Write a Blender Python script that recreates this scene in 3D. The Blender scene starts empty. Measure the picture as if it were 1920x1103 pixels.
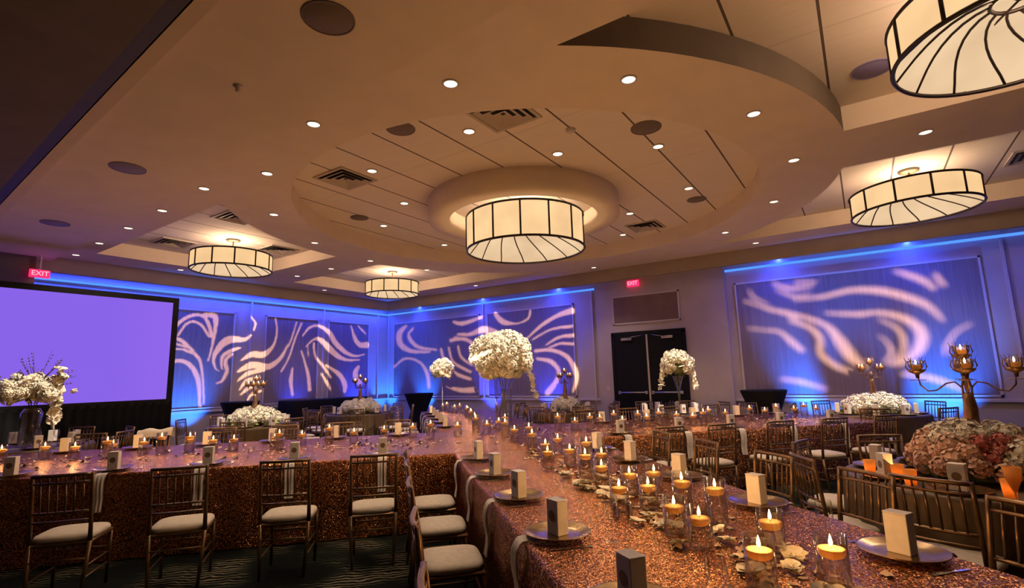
import bpy, math, random
from mathutils import Vector, Matrix, geometry
S=bpy.context.scene
COL=S.collection
random.seed(7)
pi=math.pi; cos=math.cos; sin=math.sin

# ---------------------------------------------------------------- camera
cam_d=bpy.data.cameras.new('camera'); cam=bpy.data.objects.new('camera',cam_d); COL.objects.link(cam)
cam_d.sensor_width=36; cam_d.lens=966/1920*36; cam_d.clip_start=.05
RX=Vector((0.56270939,-0.82620885,-0.02714927)); RU=Vector((-0.11483,-0.11064731,0.98720375)); RF=Vector((0.81864047,0.55239127,0.15713584))
CAMZ=1.55
cam.matrix_world=Matrix(((RX.x,RU.x,-RF.x,0),(RX.y,RU.y,-RF.y,0),(RX.z,RU.z,-RF.z,CAMZ),(0,0,0,1)))
S.camera=cam
def side(x,y,z=1.0):                      # how far to the right of the viewer a point lies; only used to word the labels
    v=Vector((x,y,z-CAMZ)); return v.dot(RX)/max(.05,v.dot(RF))
# ---------------------------------------------------------------- view, world
S.view_settings.view_transform='Standard'; S.view_settings.look='None'; S.view_settings.gamma=1
S.view_settings.exposure=0.25; S.view_settings.use_curve_mapping=False
w=bpy.data.worlds.new('world'); S.world=w; w.use_nodes=True
w.node_tree.nodes['Background'].inputs[0].default_value=(.9,.6,.5,1); w.node_tree.nodes['Background'].inputs[1].default_value=.02
cy=S.cycles
cy.max_bounces=6; cy.diffuse_bounces=3; cy.glossy_bounces=3; cy.transmission_bounces=4; cy.transparent_max_bounces=20
cy.caustics_reflective=False; cy.caustics_refractive=False; cy.sample_clamp_indirect=3; cy.sample_clamp_direct=25
cy.use_denoising=True
# light levels
E_COVE=60; E_SHADE=1.05; E_BULB=105; E_DOWN=48; E_SPOT=900; E_CANDLE=3.4; E_UP=560; E_GOBO=25000; E_SCREEN=.85

def lamp(name,kind,loc,energy,color,size=.1,target=None,angle=None,blend=.3,sizey=None,parent=None):
    d=bpy.data.lights.new(name,kind); d.energy=energy; d.color=color
    if kind=='SPOT': d.spot_size=math.radians(angle); d.spot_blend=blend; d.shadow_soft_size=size
    elif kind=='POINT': d.shadow_soft_size=size
    elif kind=='AREA':
        d.size=size
        if sizey: d.shape='RECTANGLE'; d.size_y=sizey
    o=bpy.data.objects.new(name,d); COL.objects.link(o); o.location=loc
    if target is not None:
        o.rotation_euler=(Vector(target)-Vector(loc)).to_track_quat('-Z','Y').to_euler()
    if parent: o.parent=parent
    return o
BLUE=(.02,.055,1.0); CYAN=(.015,.15,1.0); WARM=(1,.68,.42)
# blue cove washes, one long lamp per stretch of wall, grazing down the wall from behind the fascia
XW=12.2; YW=13.42; ZC=3.72; L0=4.0; L1=4.27
for (a,b) in ((2.8,6),(6,9),(9,12)):
    lamp('cove_wash','AREA',((a+b)/2,13.20,3.84),E_COVE,BLUE,size=b-a,sizey=.05,target=((a+b)/2,13.41,2.9))
for (a,b) in ((13.2,10.6),(10.6,8),(8,5.4),(2.4,.2),(.2,-2),(-2,-5)):
    lamp('cove_wash','AREA',(11.98,(a+b)/2,3.84),E_COVE*(a-b)/3,BLUE,size=.05,sizey=a-b,target=(12.19,(a+b)/2,2.9))
# ---------------------------------------------------------------- materials
def mat(name,base=(.5,.5,.5),rough=.6,metal=0,emit=None,es=0,spec=.5):
    m=bpy.data.materials.new(name); m.use_nodes=True
    b=m.node_tree.nodes['Principled BSDF']
    b.inputs['Base Color'].default_value=(*base,1); b.inputs['Roughness'].default_value=rough; b.inputs['Metallic'].default_value=metal
    b.inputs['Specular IOR Level'].default_value=spec
    if emit: b.inputs['Emission Color'].default_value=(*emit,1); b.inputs['Emission Strength'].default_value=es
    return m
def nodes(m):
    nt=m.node_tree; return nt,nt.nodes,nt.links,nt.nodes['Principled BSDF']
def objco(N,L,scale=(1,1,1)):
    t=N.new('ShaderNodeTexCoord'); mp=N.new('ShaderNodeMapping'); mp.inputs['Scale'].default_value=scale
    L.new(t.outputs['Object'],mp.inputs['Vector']); return mp.outputs[0]
def noisecol(m,scale,c1,c2,detail=3,bump=0,lo=.35,hi=.65,stretch=(1,1,1)):
    nt,N,L,B=nodes(m); v=objco(N,L,stretch); n=N.new('ShaderNodeTexNoise'); n.inputs['Scale'].default_value=scale; n.inputs['Detail'].default_value=detail
    L.new(v,n.inputs['Vector']); r=N.new('ShaderNodeValToRGB'); r.color_ramp.elements[0].color=(*c1,1); r.color_ramp.elements[1].color=(*c2,1)
    r.color_ramp.elements[0].position=lo; r.color_ramp.elements[1].position=hi
    L.new(n.outputs[0],r.inputs[0]); L.new(r.outputs[0],B.inputs['Base Color'])
    if bump:
        b=N.new('ShaderNodeBump'); b.inputs['Strength'].default_value=bump; b.inputs['Distance'].default_value=.01; L.new(n.outputs[0],b.inputs['Height']); L.new(b.outputs[0],B.inputs['Normal'])
    return m
M={}
M['paint']=noisecol(mat('soffit_paint',rough=.75),3,(.66,.53,.43),(.70,.565,.46))
M['reveal']=noisecol(mat('reveal_paint',rough=.7),3,(.62,.48,.34),(.66,.51,.36))
M['bayshade_pier']=noisecol(mat('shaded_bay_dark_pier',rough=.8),3,(.10,.075,.055),(.12,.09,.065))  # the unlit bay's shade put into the colour; also the dark pier
M['slot']=mat('black_track',(.012,.012,.014),.6)
M['wall']=noisecol(mat('wall_paint',rough=.8),2,(.40,.34,.32),(.44,.37,.35))
M['trim']=mat('trim_paint',(.5,.44,.42),.5)
M['ringshaded']=noisecol(mat('ring_face_shaded',rough=.85),2,(.10,.07,.05),(.12,.085,.06))  # shade on the ring's outer face, put into its colour
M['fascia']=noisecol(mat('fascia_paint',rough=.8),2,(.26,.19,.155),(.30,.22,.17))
# wallcovering with fine vertical streaks
m=mat('wallcovering',rough=.6); M['cover']=m; nt,N,L,B=nodes(m)
v=objco(N,L,(26,26,.6)); n=N.new('ShaderNodeTexNoise'); n.inputs['Scale'].default_value=2.2; n.inputs['Detail'].default_value=5; L.new(v,n.inputs['Vector'])
r=N.new('ShaderNodeValToRGB'); r.color_ramp.elements[0].color=(.15,.115,.125,1); r.color_ramp.elements[1].color=(.22,.17,.185,1); r.color_ramp.elements[0].position=.3; r.color_ramp.elements[1].position=.7
L.new(n.outputs[0],r.inputs[0]); L.new(r.outputs[0],B.inputs['Base Color'])
M['transom']=noisecol(mat('dark_fabric_panel',rough=.8),4,(.16,.10,.09),(.19,.12,.105))
# acoustic tile with long seams
m=mat('ceiling_tile',rough=.85); M['tile']=m; nt,N,L,B=nodes(m)
t=N.new('ShaderNodeTexCoord'); sp=N.new('ShaderNodeSeparateXYZ'); L.new(t.outputs['Object'],sp.inputs[0])
def seam(axis,period,width,off):
    a=N.new('ShaderNodeMath'); a.operation='ADD'; a.inputs[1].default_value=off; L.new(sp.outputs[axis],a.inputs[0])
    b=N.new('ShaderNodeMath'); b.operation='PINGPONG'; b.inputs[1].default_value=period/2; L.new(a.outputs[0],b.inputs[0])
    c=N.new('ShaderNodeMath'); c.operation='LESS_THAN'; c.inputs[1].default_value=width; L.new(b.outputs[0],c.inputs[0]); return c.outputs[0]
s1=seam('Y',.61,.011,50.02); s2=seam('X',1.83,.004,50.3)
half=N.new('ShaderNodeMath'); half.operation='MULTIPLY'; half.inputs[1].default_value=.35; L.new(s2,half.inputs[0])
mx=N.new('ShaderNodeMath'); mx.operation='MAXIMUM'; L.new(s1,mx.inputs[0]); L.new(half.outputs[0],mx.inputs[1])
n=N.new('ShaderNodeTexNoise'); n.inputs['Scale'].default_value=3; n.inputs['Detail'].default_value=4
mp=N.new('ShaderNodeMapping'); mp.inputs['Scale'].default_value=(7,.8,1); L.new(t.outputs['Object'],mp.inputs[0]); L.new(mp.outputs[0],n.inputs['Vector'])
r=N.new('ShaderNodeValToRGB'); r.color_ramp.elements[0].color=(.68,.565,.50,1); r.color_ramp.elements[1].color=(.76,.645,.58,1); L.new(n.outputs[0],r.inputs[0])
mi=N.new('ShaderNodeMixRGB'); mi.inputs[2].default_value=(.10,.07,.06,1); L.new(mx.outputs[0],mi.inputs[0]); L.new(r.outputs[0],mi.inputs[1]); L.new(mi.outputs[0],B.inputs['Base Color'])
# patterned carpet: dark ground with wavy olive and tan strokes
m=mat('patterned_carpet',rough=.95); M['carpet']=m; nt,N,L,B=nodes(m); B.inputs['Specular IOR Level'].default_value=.1
v=objco(N,L,(1,1,1)); rot=N.new('ShaderNodeMapping'); rot.inputs['Rotation'].default_value=(0,0,math.radians(-43)); L.new(v,rot.inputs[0])
wv=N.new('ShaderNodeTexWave'); wv.wave_type='BANDS'; wv.inputs['Scale'].default_value=5.5; wv.inputs['Distortion'].default_value=7; wv.inputs['Detail'].default_value=2; wv.inputs['Detail Scale'].default_value=1.1; L.new(rot.outputs[0],wv.inputs['Vector'])
n=N.new('ShaderNodeTexNoise'); n.inputs['Scale'].default_value=1.6; L.new(v,n.inputs['Vector'])
mu=N.new('ShaderNodeMath'); mu.operation='MULTIPLY'; L.new(wv.outputs[1],mu.inputs[0]); L.new(n.outputs[0],mu.inputs[1])
r=N.new('ShaderNodeValToRGB'); e=r.color_ramp.elements; e[0].position=.44; e[0].color=(.004,.006,.006,1); e[1].position=.50; e[1].color=(.05,.06,.028,1)
x=e.new(.60); x.color=(.26,.21,.13,1); L.new(mu.outputs[0],r.inputs[0]); L.new(r.outputs[0],B.inputs['Base Color'])
# sequins
def sequin(name,c1,c2,scale=150,tilt=.95,rough=.28):
    m=mat(name,c1,rough,1); nt,N,L,B=nodes(m)
    t=N.new('ShaderNodeTexCoord'); vo=N.new('ShaderNodeTexVoronoi'); vo.inputs['Scale'].default_value=scale; L.new(t.outputs['Object'],vo.inputs['Vector'])
    sub=N.new('ShaderNodeVectorMath'); sub.operation='SUBTRACT'; sub.inputs[1].default_value=(.5,.5,.5); L.new(vo.outputs['Color'],sub.inputs[0])
    sc=N.new('ShaderNodeVectorMath'); sc.operation='SCALE'; sc.inputs['Scale'].default_value=tilt; L.new(sub.outputs[0],sc.inputs[0])
    g=N.new('ShaderNodeNewGeometry'); ad=N.new('ShaderNodeVectorMath'); ad.operation='ADD'; L.new(g.outputs['Normal'],ad.inputs[0]); L.new(sc.outputs[0],ad.inputs[1])
    no=N.new('ShaderNodeVectorMath'); no.operation='NORMALIZE'; L.new(ad.outputs[0],no.inputs[0]); L.new(no.outputs[0],B.inputs['Normal'])
    mi=N.new('ShaderNodeMixRGB'); mi.inputs[1].default_value=(*c1,1); mi.inputs[2].default_value=(*c2,1)
    s2=N.new('ShaderNodeSeparateColor'); L.new(vo.outputs['Color'],s2.inputs[0]); pw_=N.new('ShaderNodeMath'); pw_.operation='POWER'; pw_.inputs[1].default_value=2.0; L.new(s2.outputs[1],pw_.inputs[0]); L.new(pw_.outputs[0],mi.inputs[0]); L.new(mi.outputs[0],B.inputs['Base Color'])
    return m
M['sequin']=sequin('rose_gold_sequins',(.30,.085,.03),(1,.52,.22),190,1.0,.22)
M['linen']=noisecol(mat('bronze_satin_linen',rough=.45,metal=.35),3,(.09,.058,.03),(.12,.078,.042))
M['blackcloth']=mat('black_cloth',(.010,.010,.012),.9,spec=.1)
M['chairgold']=noisecol(mat('antique_gold_lacquer',rough=.33,metal=.75),8,(.17,.10,.05),(.24,.145,.07))
M['cushion']=noisecol(mat('ivory_cushion_fabric',rough=.85),25,(.58,.49,.38),(.66,.56,.44),bump=.1)
M['charger']=mat('bronze_gold_charger',(.40,.27,.14),.22,.9)
M['box']=noisecol(mat('ivory_card',rough=.7),30,(.74,.66,.60),(.80,.72,.66))
M['seal']=noisecol(mat('brown_seal',rough=.5),60,(.13,.07,.04),(.24,.14,.08))
M['napkin']=noisecol(mat('ivory_napkin',rough=.9),40,(.68,.60,.53),(.76,.68,.60),bump=.1)
M['silver']=mat('polished_steel',(.6,.57,.54),.18,1)
M['petal']=noisecol(mat('ivory_petals',rough=.8,spec=.2),12,(.80,.74,.62),(.87,.81,.69))
M['loosepetal']=noisecol(mat('strewn_petals',rough=.8,spec=.2),12,(.46,.31,.20),(.58,.42,.29))
M['blush']=noisecol(mat('blush_petals',rough=.8,spec=.2),12,(.78,.50,.38),(.84,.60,.48))
M['rose']=mat('deep_pink_petals',(.62,.20,.18),.7)
M['green']=noisecol(mat('leaf_green',rough=.6),10,(.12,.16,.05),(.22,.26,.09))
M['twig']=mat('dark_twig',(.05,.03,.03),.8)
M['iron']=noisecol(mat('bronze_iron',rough=.38,metal=.8),20,(.22,.12,.07),(.34,.20,.11))
M['canopy']=mat('olive_bronze_canopy',(.10,.085,.045),.6,.2)
M['frame']=mat('oil_rubbed_bronze',(.018,.010,.008),.45,.4)
M['black']=mat('matte_black',(.008,.008,.01),.7,spec=.2)
M['door']=mat('dark_door',(.006,.006,.008),.7,spec=.15)
M['metal']=mat('brushed_aluminium',(.42,.40,.42),.4,.9)
M['vent']=noisecol(mat('vent_enamel',rough=.6),4,(.42,.34,.28),(.45,.36,.30))
M['ventdark']=mat('vent_void',(.01,.01,.01),.9)
M['grille']=mat('speaker_grille',(.14,.10,.085),.8)
M['grillev']=mat('violet_speaker_grille',(.20,.16,.34),.8)
M['votive']=None
def emis(name,c,s):
    m=bpy.data.materials.new(name); m.use_nodes=True; nt=m.node_tree; nt.nodes.clear()
    o=nt.nodes.new('ShaderNodeOutputMaterial'); e=nt.nodes.new('ShaderNodeEmission'); e.inputs[0].default_value=(*c,1); e.inputs[1].default_value=s; nt.links.new(e.outputs[0],o.inputs[0]); return m
M['flame']=emis('candle_flame',(1,.60,.22),14)
_nt=M['flame'].node_tree; _a=_nt.nodes.new('ShaderNodeAddShader'); _t=_nt.nodes.new('ShaderNodeBsdfTransparent'); _e=[x for x in _nt.nodes if x.type=='EMISSION'][0]; _o=[x for x in _nt.nodes if x.type=='OUTPUT_MATERIAL'][0]
_nt.links.new(_e.outputs[0],_a.inputs[0]); _nt.links.new(_t.outputs[0],_a.inputs[1]); _nt.links.new(_a.outputs[0],_o.inputs[0])
M['downlens']=emis('downlight_lens',(1,.86,.66),2.2)
M['ledblue']=emis('blue_led_line',(.06,.20,1.0),1.5)
M['exitred']=emis('exit_red',(1,.02,.10),1.6)
M['exitlit']=emis('exit_letter_red',(1,.25,.30),2.0)
M['uplens']=emis('uplight_lens',(.05,.3,1),4)
# glowing shade fabric: brighter by the bulb, linen weave
def shade(name,c,s):
    m=emis(name,c,s); nt=m.node_tree; N=nt.nodes; L=nt.links; e=[x for x in N if x.type=='EMISSION'][0]
    t=N.new('ShaderNodeTexCoord'); n=N.new('ShaderNodeTexNoise'); n.inputs['Scale'].default_value=2.2; L.new(t.outputs['Object'],n.inputs['Vector'])
    r=N.new('ShaderNodeValToRGB'); r.color_ramp.elements[0].color=(c[0]*.84,c[1]*.80,c[2]*.78,1); r.color_ramp.elements[1].color=(c[0],c[1],c[2],1); r.color_ramp.elements[0].position=.3; r.color_ramp.elements[1].position=.7
    L.new(n.outputs[0],r.inputs[0]); L.new(r.outputs[0],e.inputs[0]); return m
M['shade']=shade('lit_linen_shade',(1,.66,.33),E_SHADE*.85)
M['diffuser']=shade('lit_linen_diffuser',(1,.70,.42),E_SHADE*.72)
# projection screen: violet slide
m=emis('screen_image',(.3,.14,.9),E_SCREEN); M['screen']=m; nt=m.node_tree; N=nt.nodes; L=nt.links; e=[x for x in N if x.type=='EMISSION'][0]
t=N.new('ShaderNodeTexCoord'); g=N.new('ShaderNodeTexGradient'); mp=N.new('ShaderNodeMapping'); mp.inputs['Scale'].default_value=(.28,1,1); mp.inputs['Location'].default_value=(-.2,0,0)
L.new(t.outputs['Object'],mp.inputs[0]); L.new(mp.outputs[0],g.inputs[0]); r=N.new('ShaderNodeValToRGB')
r.color_ramp.elements[0].color=(.25,.125,.80,1); r.color_ramp.elements[1].color=(.37,.165,.86,1); L.new(g.outputs[0],r.inputs[0]); L.new(r.outputs[0],e.inputs[0])
# thin clear glass: see-through with a fresnel sheen
def thinglass(name,tint=(.93,.92,.9),rough=.03,k=1.0):
    m=bpy.data.materials.new(name); m.use_nodes=True; nt=m.node_tree; N=nt.nodes; L=nt.links; N.clear()
    o=N.new('ShaderNodeOutputMaterial'); mx=N.new('ShaderNodeMixShader'); tr=N.new('ShaderNodeBsdfTransparent'); gl=N.new('ShaderNodeBsdfGlossy'); lw=N.new('ShaderNodeLayerWeight')
    tr.inputs[0].default_value=(*tint,1); gl.inputs['Roughness'].default_value=rough; lw.inputs[0].default_value=.25
    mu=N.new('ShaderNodeMath'); mu.operation='MULTIPLY_ADD'; mu.inputs[1].default_value=.75*k; mu.inputs[2].default_value=.015; L.new(lw.outputs['Facing'],mu.inputs[0])
    L.new(mu.outputs[0],mx.inputs[0]); L.new(tr.outputs[0],mx.inputs[1]); L.new(gl.outputs[0],mx.inputs[2]); L.new(mx.outputs[0],o.inputs[0]); return m
M['glass']=thinglass('clear_glass',(.985,.98,.97),.04,1.15); M['water']=thinglass('water',(.975,.97,.955),.02,.12)
# wax and amber glass let light through
def translucent(name,c,mix=.5,rough=.4):
    m=bpy.data.materials.new(name); m.use_nodes=True; nt=m.node_tree; N=nt.nodes; L=nt.links; N.clear()
    o=N.new('ShaderNodeOutputMaterial'); mx=N.new('ShaderNodeMixShader'); d=N.new('ShaderNodeBsdfDiffuse'); t=N.new('ShaderNodeBsdfTranslucent'); mx.inputs[0].default_value=mix
    d.inputs[0].default_value=(*c,1); t.inputs[0].default_value=(*c,1); L.new(d.outputs[0],mx.inputs[1]); L.new(t.outputs[0],mx.inputs[2]); L.new(mx.outputs[0],o.inputs[0]); return m
M['wax']=translucent('ivory_wax',(1,.66,.31),.6)
M['votive']=translucent('amber_mercury_glass',(.95,.55,.20),.65)
# ---------------------------------------------------------------- mesh helper
class MB:
    def __init__(s): s.v=[]; s.f=[]; s.sm=[]
    def add(s,vs,fs,smooth=True):
        o=len(s.v); s.v+= [tuple(p) for p in vs]; s.f+=[tuple(i+o for i in f) for f in fs]; s.sm+=[smooth]*len(fs); return s
    def box(s,c,d,rz=0,bev=0,T=None):
        hx,hy,hz=d[0]/2,d[1]/2,d[2]/2
        if bev<=0:
            vs=[(x,y,z) for z in (-hz,hz) for (x,y) in ((-hx,-hy),(hx,-hy),(hx,hy),(-hx,hy))]
            fs=[(0,3,2,1),(4,5,6,7),(0,1,5,4),(1,2,6,5),(2,3,7,6),(3,0,4,7)]
        else:
            b=bev; vs=[]; 
            for (z,i) in ((-hz,b),(-hz+b,0),(hz-b,0),(hz,b)):
                for (sx,sy) in ((-1,-1),(1,-1),(1,1),(-1,1)):
                    for k in (0,1):
                        X=hx-i;Y=hy-i
                        q=(0,b) if (sx*sy>0)==(k==0) else (b,0)
                        vs.append((sx*(X-q[0]),sy*(Y-q[1]),z))
            n=8; fs=[tuple(range(n-1,-1,-1)),tuple(range(3*n,4*n))]
            for l in range(3):
                for k in range(n): fs.append((l*n+k,l*n+(k+1)%n,(l+1)*n+(k+1)%n,(l+1)*n+k))
        ca,sa=cos(rz),sin(rz); out=[]
        for x,y,z in vs: out.append((c[0]+x*ca-y*sa,c[1]+x*sa+y*ca,c[2]+z))
        return s.add(out,fs,False)
    def quad(s,*p): return s.add(p,[tuple(range(len(p)))],False)
    def lathe(s,prof,n=24,c=(0,0,0),a0=0,sx=1,sy=1,caps=False):
        o=[];m=len(prof)
        for k in range(n):
            a=a0+2*pi*k/n
            for r,z in prof: o.append((c[0]+r*cos(a)*sx,c[1]+r*sin(a)*sy,c[2]+z))
        fs=[]
        for k in range(n):
            q=(k+1)%n
            for j in range(m-1): fs.append((k*m+j,q*m+j,q*m+j+1,k*m+j+1))
        if caps:
            fs.append(tuple(k*m for k in range(n-1,-1,-1))); fs.append(tuple(k*m+m-1 for k in range(n)))
        return s.add(o,fs,True)
    def cyl(s,c,r,h,n=16): return s.lathe([(r,0),(r,h)],n,c,caps=True)
    def tube(s,pts,r,n=8,close=False):
        P=[Vector(p) for p in pts]; m=len(P); R=r if isinstance(r,(list,tuple)) else [r]*m; o=[]
        up=Vector((0,0,1))
        for i in range(m):
            if close: t=P[(i+1)%m]-P[i-1]
            else: t=P[min(i+1,m-1)]-P[max(i-1,0)]
            t.normalize()
            if abs(t.dot(up))>.95: a=t.cross(Vector((1,0,0)))
            else: a=t.cross(up)
            a.normalize(); b=t.cross(a)
            for k in range(n):
                q=2*pi*k/n; o.append(P[i]+(a*cos(q)+b*sin(q))*R[i])
        fs=[]
        for i in range(m if close else m-1):
            j=(i+1)%m
            for k in range(n): fs.append((i*n+k,i*n+(k+1)%n,j*n+(k+1)%n,j*n+k))
        if not close: fs.append(tuple(range(n-1,-1,-1))); fs.append(tuple((m-1)*n+k for k in range(n)))
        return s.add(o,fs,True)
    def ball(s,c,r,n=10,m=7,sz=1):
        return s.lathe([(r*sin(pi*j/m)+1e-5,-r*cos(pi*j/m)*sz) for j in range(m+1)],n,c)
    def sphere_cap(s): pass
    def mesh(s,name,mt):
        me=bpy.data.meshes.new(name); me.from_pydata(s.v,[],s.f); me.polygons.foreach_set('use_smooth',s.sm); me.materials.append(mt); me.update(); return me
    def obj(s,name,mt,parent=None,loc=(0,0,0),rz=0):
        o=bpy.data.objects.new(name,s.mesh(name,mt)); COL.objects.link(o); o.location=loc; o.rotation_euler=(0,0,rz)
        if parent: o.parent=parent
        return o
def tag(o,label=None,cat=None,group=None,kind=None):
    if label: o['label']=label
    if cat: o['category']=cat
    if group: o['group']=group
    if kind: o['kind']=kind
    return o
def empty(name,loc=(0,0,0),rz=0,label=None,cat=None,group=None,kind=None):
    o=bpy.data.objects.new(name,None); COL.objects.link(o); o.location=loc; o.rotation_euler=(0,0,rz); o.empty_display_size=.1
    return tag(o,label,cat,group,kind)
def struct(o): o['kind']='structure'; return o
KIDS={}
def reg(root):                                   # remember a finished thing's tree so that it can be copied
    KIDS[root.name]=[(c,[(g) for g in c.children]) for c in root.children]; return root
def dup(root,loc,rz=0,label=None,group=None,scale=None,cat=None):
    r=root.copy(); COL.objects.link(r); r.location=loc; r.rotation_euler=(0,0,rz)
    if scale: r.scale=(scale,)*3
    for c,gs in KIDS.get(root.name,[]):
        d=c.copy(); COL.objects.link(d); d.parent=r
        for g in gs:
            e=g.copy(); COL.objects.link(e); e.parent=d
    if label: r['label']=label
    if group: r['group']=group
    if cat: r['category']=cat
    return r
ORD='first second third fourth fifth sixth seventh eighth ninth tenth eleventh twelfth thirteenth fourteenth fifteenth sixteenth seventeenth eighteenth nineteenth twentieth'.split()
ORD+=['twenty-'+a for a in ORD[:9]]
def nth(i,n,a='left',b='right'):
    """place in a row of n, counted from the nearer end"""
    if n==1: return 'only'
    m=lambda w: w+'est' if w in('near',) else ('farthest' if w=='far' else w+'most')
    if i==0: return m(a)
    if i==n-1: return m(b)
    if i<=(n-1)/2: return ORD[i]+' from '+a
    return ORD[n-1-i]+' from '+b
DX,DY=.683,.730
def F(s,t): return (DX*s+DY*t, DY*s-DX*t)         # s along the diagonal head table, t to its right
AD=math.atan2(DY,DX); AE=math.atan2(-DX,DY)
def yaw(a): return a-pi/2                          # local +Y turned to heading a
# ---------------------------------------------------------------- room shell
X0,Y0=-4.5,-6.5
struct(MB().quad((X0,Y0,0),(XW,Y0,0),(XW,YW,0),(X0,YW,0)).obj('floor',M['carpet']))
def wallbox(name,c,d,m): return struct(MB().box(c,d).obj(name,m))
wallbox('wall_right',(XW+.06,(Y0+YW)/2,2.15),(.12,YW-Y0+.24,4.3),M['wall'])
wallbox('wall_left',((X0+XW)/2,YW+.06,2.15),(XW-X0,.12,4.3),M['wall'])
wallbox('wall_near',(X0-.06,(Y0+YW)/2,2.15),(.12,YW-Y0,4.3),M['wall'])
wallbox('wall_back',((X0+XW)/2,Y0-.06,2.15),(XW-X0,.12,4.3),M['wall'])
wallbox('wall_pier',(1.05,12.75,2.0),(3.3,1.3,4.0),M['bayshade_pier'])
wallbox('wall_bay',(XW-.05,4.0,2.12),(.1,3.15,4.24),M['wall'])
# soffit with coffers: plan cut out of a triangulated sheet
RC=(6.62,4.2); RI=3.38; RO=4.3
COF=[(3.15,6.2,-3.9,2.2),(7.4,10.45,-3.9,2.25),(3.4,6.35,6.2,11.55),(7.4,10.45,6.2,11.55)]
SX0,SX1,SY0,SY1=2.45,11.27,-6.5,12.4
def circ(r,n,c=RC): return [(c[0]+r*cos(2*pi*k/n),c[1]+r*sin(2*pi*k/n)) for k in range(n)]
P2=[];E2=[]
def loop(pts):
    o=len(P2); P2.extend([Vector(p) for p in pts]); n=len(pts); E2.extend([(o+k,o+(k+1)%n) for k in range(n)])
loop([(SX0,SY0),(SX1,SY0),(SX1,SY1),(SX0,SY1)]); loop(circ(RI,96)); loop(circ(RO,120))
for a,b,c,d in COF: loop([(a,c),(b,c),(b,d),(a,d)])
vs,es,fs,_,_,_=geometry.delaunay_2d_cdt(P2,E2,[],0,1e-5)
def solid(x,y):
    r=math.hypot(x-RC[0],y-RC[1])
    if r<RI*.9995: return False
    if r<RO*.9995: return True
    return not any(a<x<b and c<y<d for a,b,c,d in COF)
keep=[f for f in fs if solid(sum(vs[i].x for i in f)/len(f),sum(vs[i].y for i in f)/len(f))]
mb=MB(); mb.add([(v.x,v.y,L0) for v in vs],[tuple(reversed(f)) for f in keep],False)
cnt={}
for f in keep:
    for i in range(len(f)):
        e=(f[i],f[(i+1)%len(f)]); cnt[tuple(sorted(e))]=cnt.get(tuple(sorted(e)),0)+1
side_f=MB(); ring_f=MB()
for (i,j),n in cnt.items():
    if n==1:
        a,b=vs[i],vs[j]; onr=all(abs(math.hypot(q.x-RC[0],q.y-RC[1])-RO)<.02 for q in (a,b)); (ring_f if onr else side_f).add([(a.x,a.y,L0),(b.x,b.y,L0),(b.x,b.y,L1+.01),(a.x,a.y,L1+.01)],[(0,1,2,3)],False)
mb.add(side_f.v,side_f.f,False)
struct(ring_f.obj('trim_ring_face',M['ringshaded']))
struct(mb.obj('ceiling',M['paint']))
struct(MB().quad((X0,Y0,L1),(X0,YW,L1),(XW,YW,L1),(XW,Y0,L1)).obj('ceiling_tiles',M['tile']))
# perimeter fascia that hides the cove, with a small return
fa=MB(); fa.box((11.31,(-6.5+12.44)/2,3.86),(.08,18.9,.30)); fa.box((6.9,12.44,3.86),(8.9,.08,.30))
struct(fa.obj('trim_fascia',M['fascia']))
# header beam of the folding wall: soffit, tan reveal, black track, next bay's ceiling with its shade in the colour
h=MB(); 
def strip(xa,xb,z0,z1,m,name,xa2=None,xb2=None):
    """a ceiling slab that runs the length of the hall; near end and far end may differ slightly in x"""
    xa2=xa if xa2 is None else xa2; xb2=xb if xb2 is None else xb2
    b=MB(); p=[(xa,-6.5),(xb,-6.5),(xb2,12.9),(xa2,12.9)]
    b.add([(x,y,z0) for x,y in p]+[(x,y,z1) for x,y in p],[(0,3,2,1),(4,5,6,7),(0,1,5,4),(1,2,6,5),(2,3,7,6),(3,0,4,7)],False)
    return struct(b.obj(name,m))
strip(.84,2.15,3.90,4.25,M['paint'],'ceiling_header',1.85,2.98)
strip(.76,.86,3.84,4.25,M['reveal'],'trim_reveal',1.75,1.87)
strip(.66,.77,3.84,4.25,M['slot'],'trim_track',1.65,1.76)
strip(-4.5,.665,3.83,4.25,M['bayshade_pier'],'ceiling_bay',-4.5,1.655)
# wall trims
def rbox(y0,y1,z0,z1,t=.03,m=None,name='trim',x=XW): 
    return struct(MB().box((x-t/2,(y0+y1)/2,(z0+z1)/2),(t,abs(y1-y0),z1-z0)).obj(name,m or M['trim']))
def lbox(x0,x1,z0,z1,t=.03,m=None,name='trim',y=YW):
    return struct(MB().box(((x0+x1)/2,y-t/2,(z0+z1)/2),(x1-x0,t,z1-z0)).obj(name,m or M['trim']))
k=0
for a,b in ((13.42,5.58),(2.43,-6.5)):
    k+=1; rbox(b,a,.88,.94,.05,name='trim_chair_rail'); rbox(b,a,0,.15,.03,name='baseboard_right')
lbox(2.7,XW,.88,.94,.05,name='trim_chair_rail'); lbox(2.7,XW,0,.15,.03,name='baseboard_left')
def covering(name,f,a,b,z0,z1):
    """fabric-covered wall field with a slim raised frame around it"""
    f(a,b,z0,z1,.018,M['cover'],name); w=.035
    f(a-w,a,z0-w,z1+w,.04); f(b,b+w,z0-w,z1+w,.04); f(a-w,b+w,z1,z1+w,.04); f(a-w,b+w,z0-w,z0,.04)
covering('wall_covering',rbox,9.45,13.05,1.0,3.38); covering('wall_covering',rbox,6.3,9.1,1.0,3.38); covering('wall_covering',rbox,-1.86,2.2,1.0,3.42)
covering('wall_covering',lbox,3.6,6.95,1.0,3.34); covering('wall_covering',lbox,7.84,9.45,1.0,3.34); covering('wall_covering',lbox,9.85,11.35,1.0,3.34)
for y in (9.27,-2.2,13.3,5.72): rbox(y-.02,y+.02,.94,3.70,.05)
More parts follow.
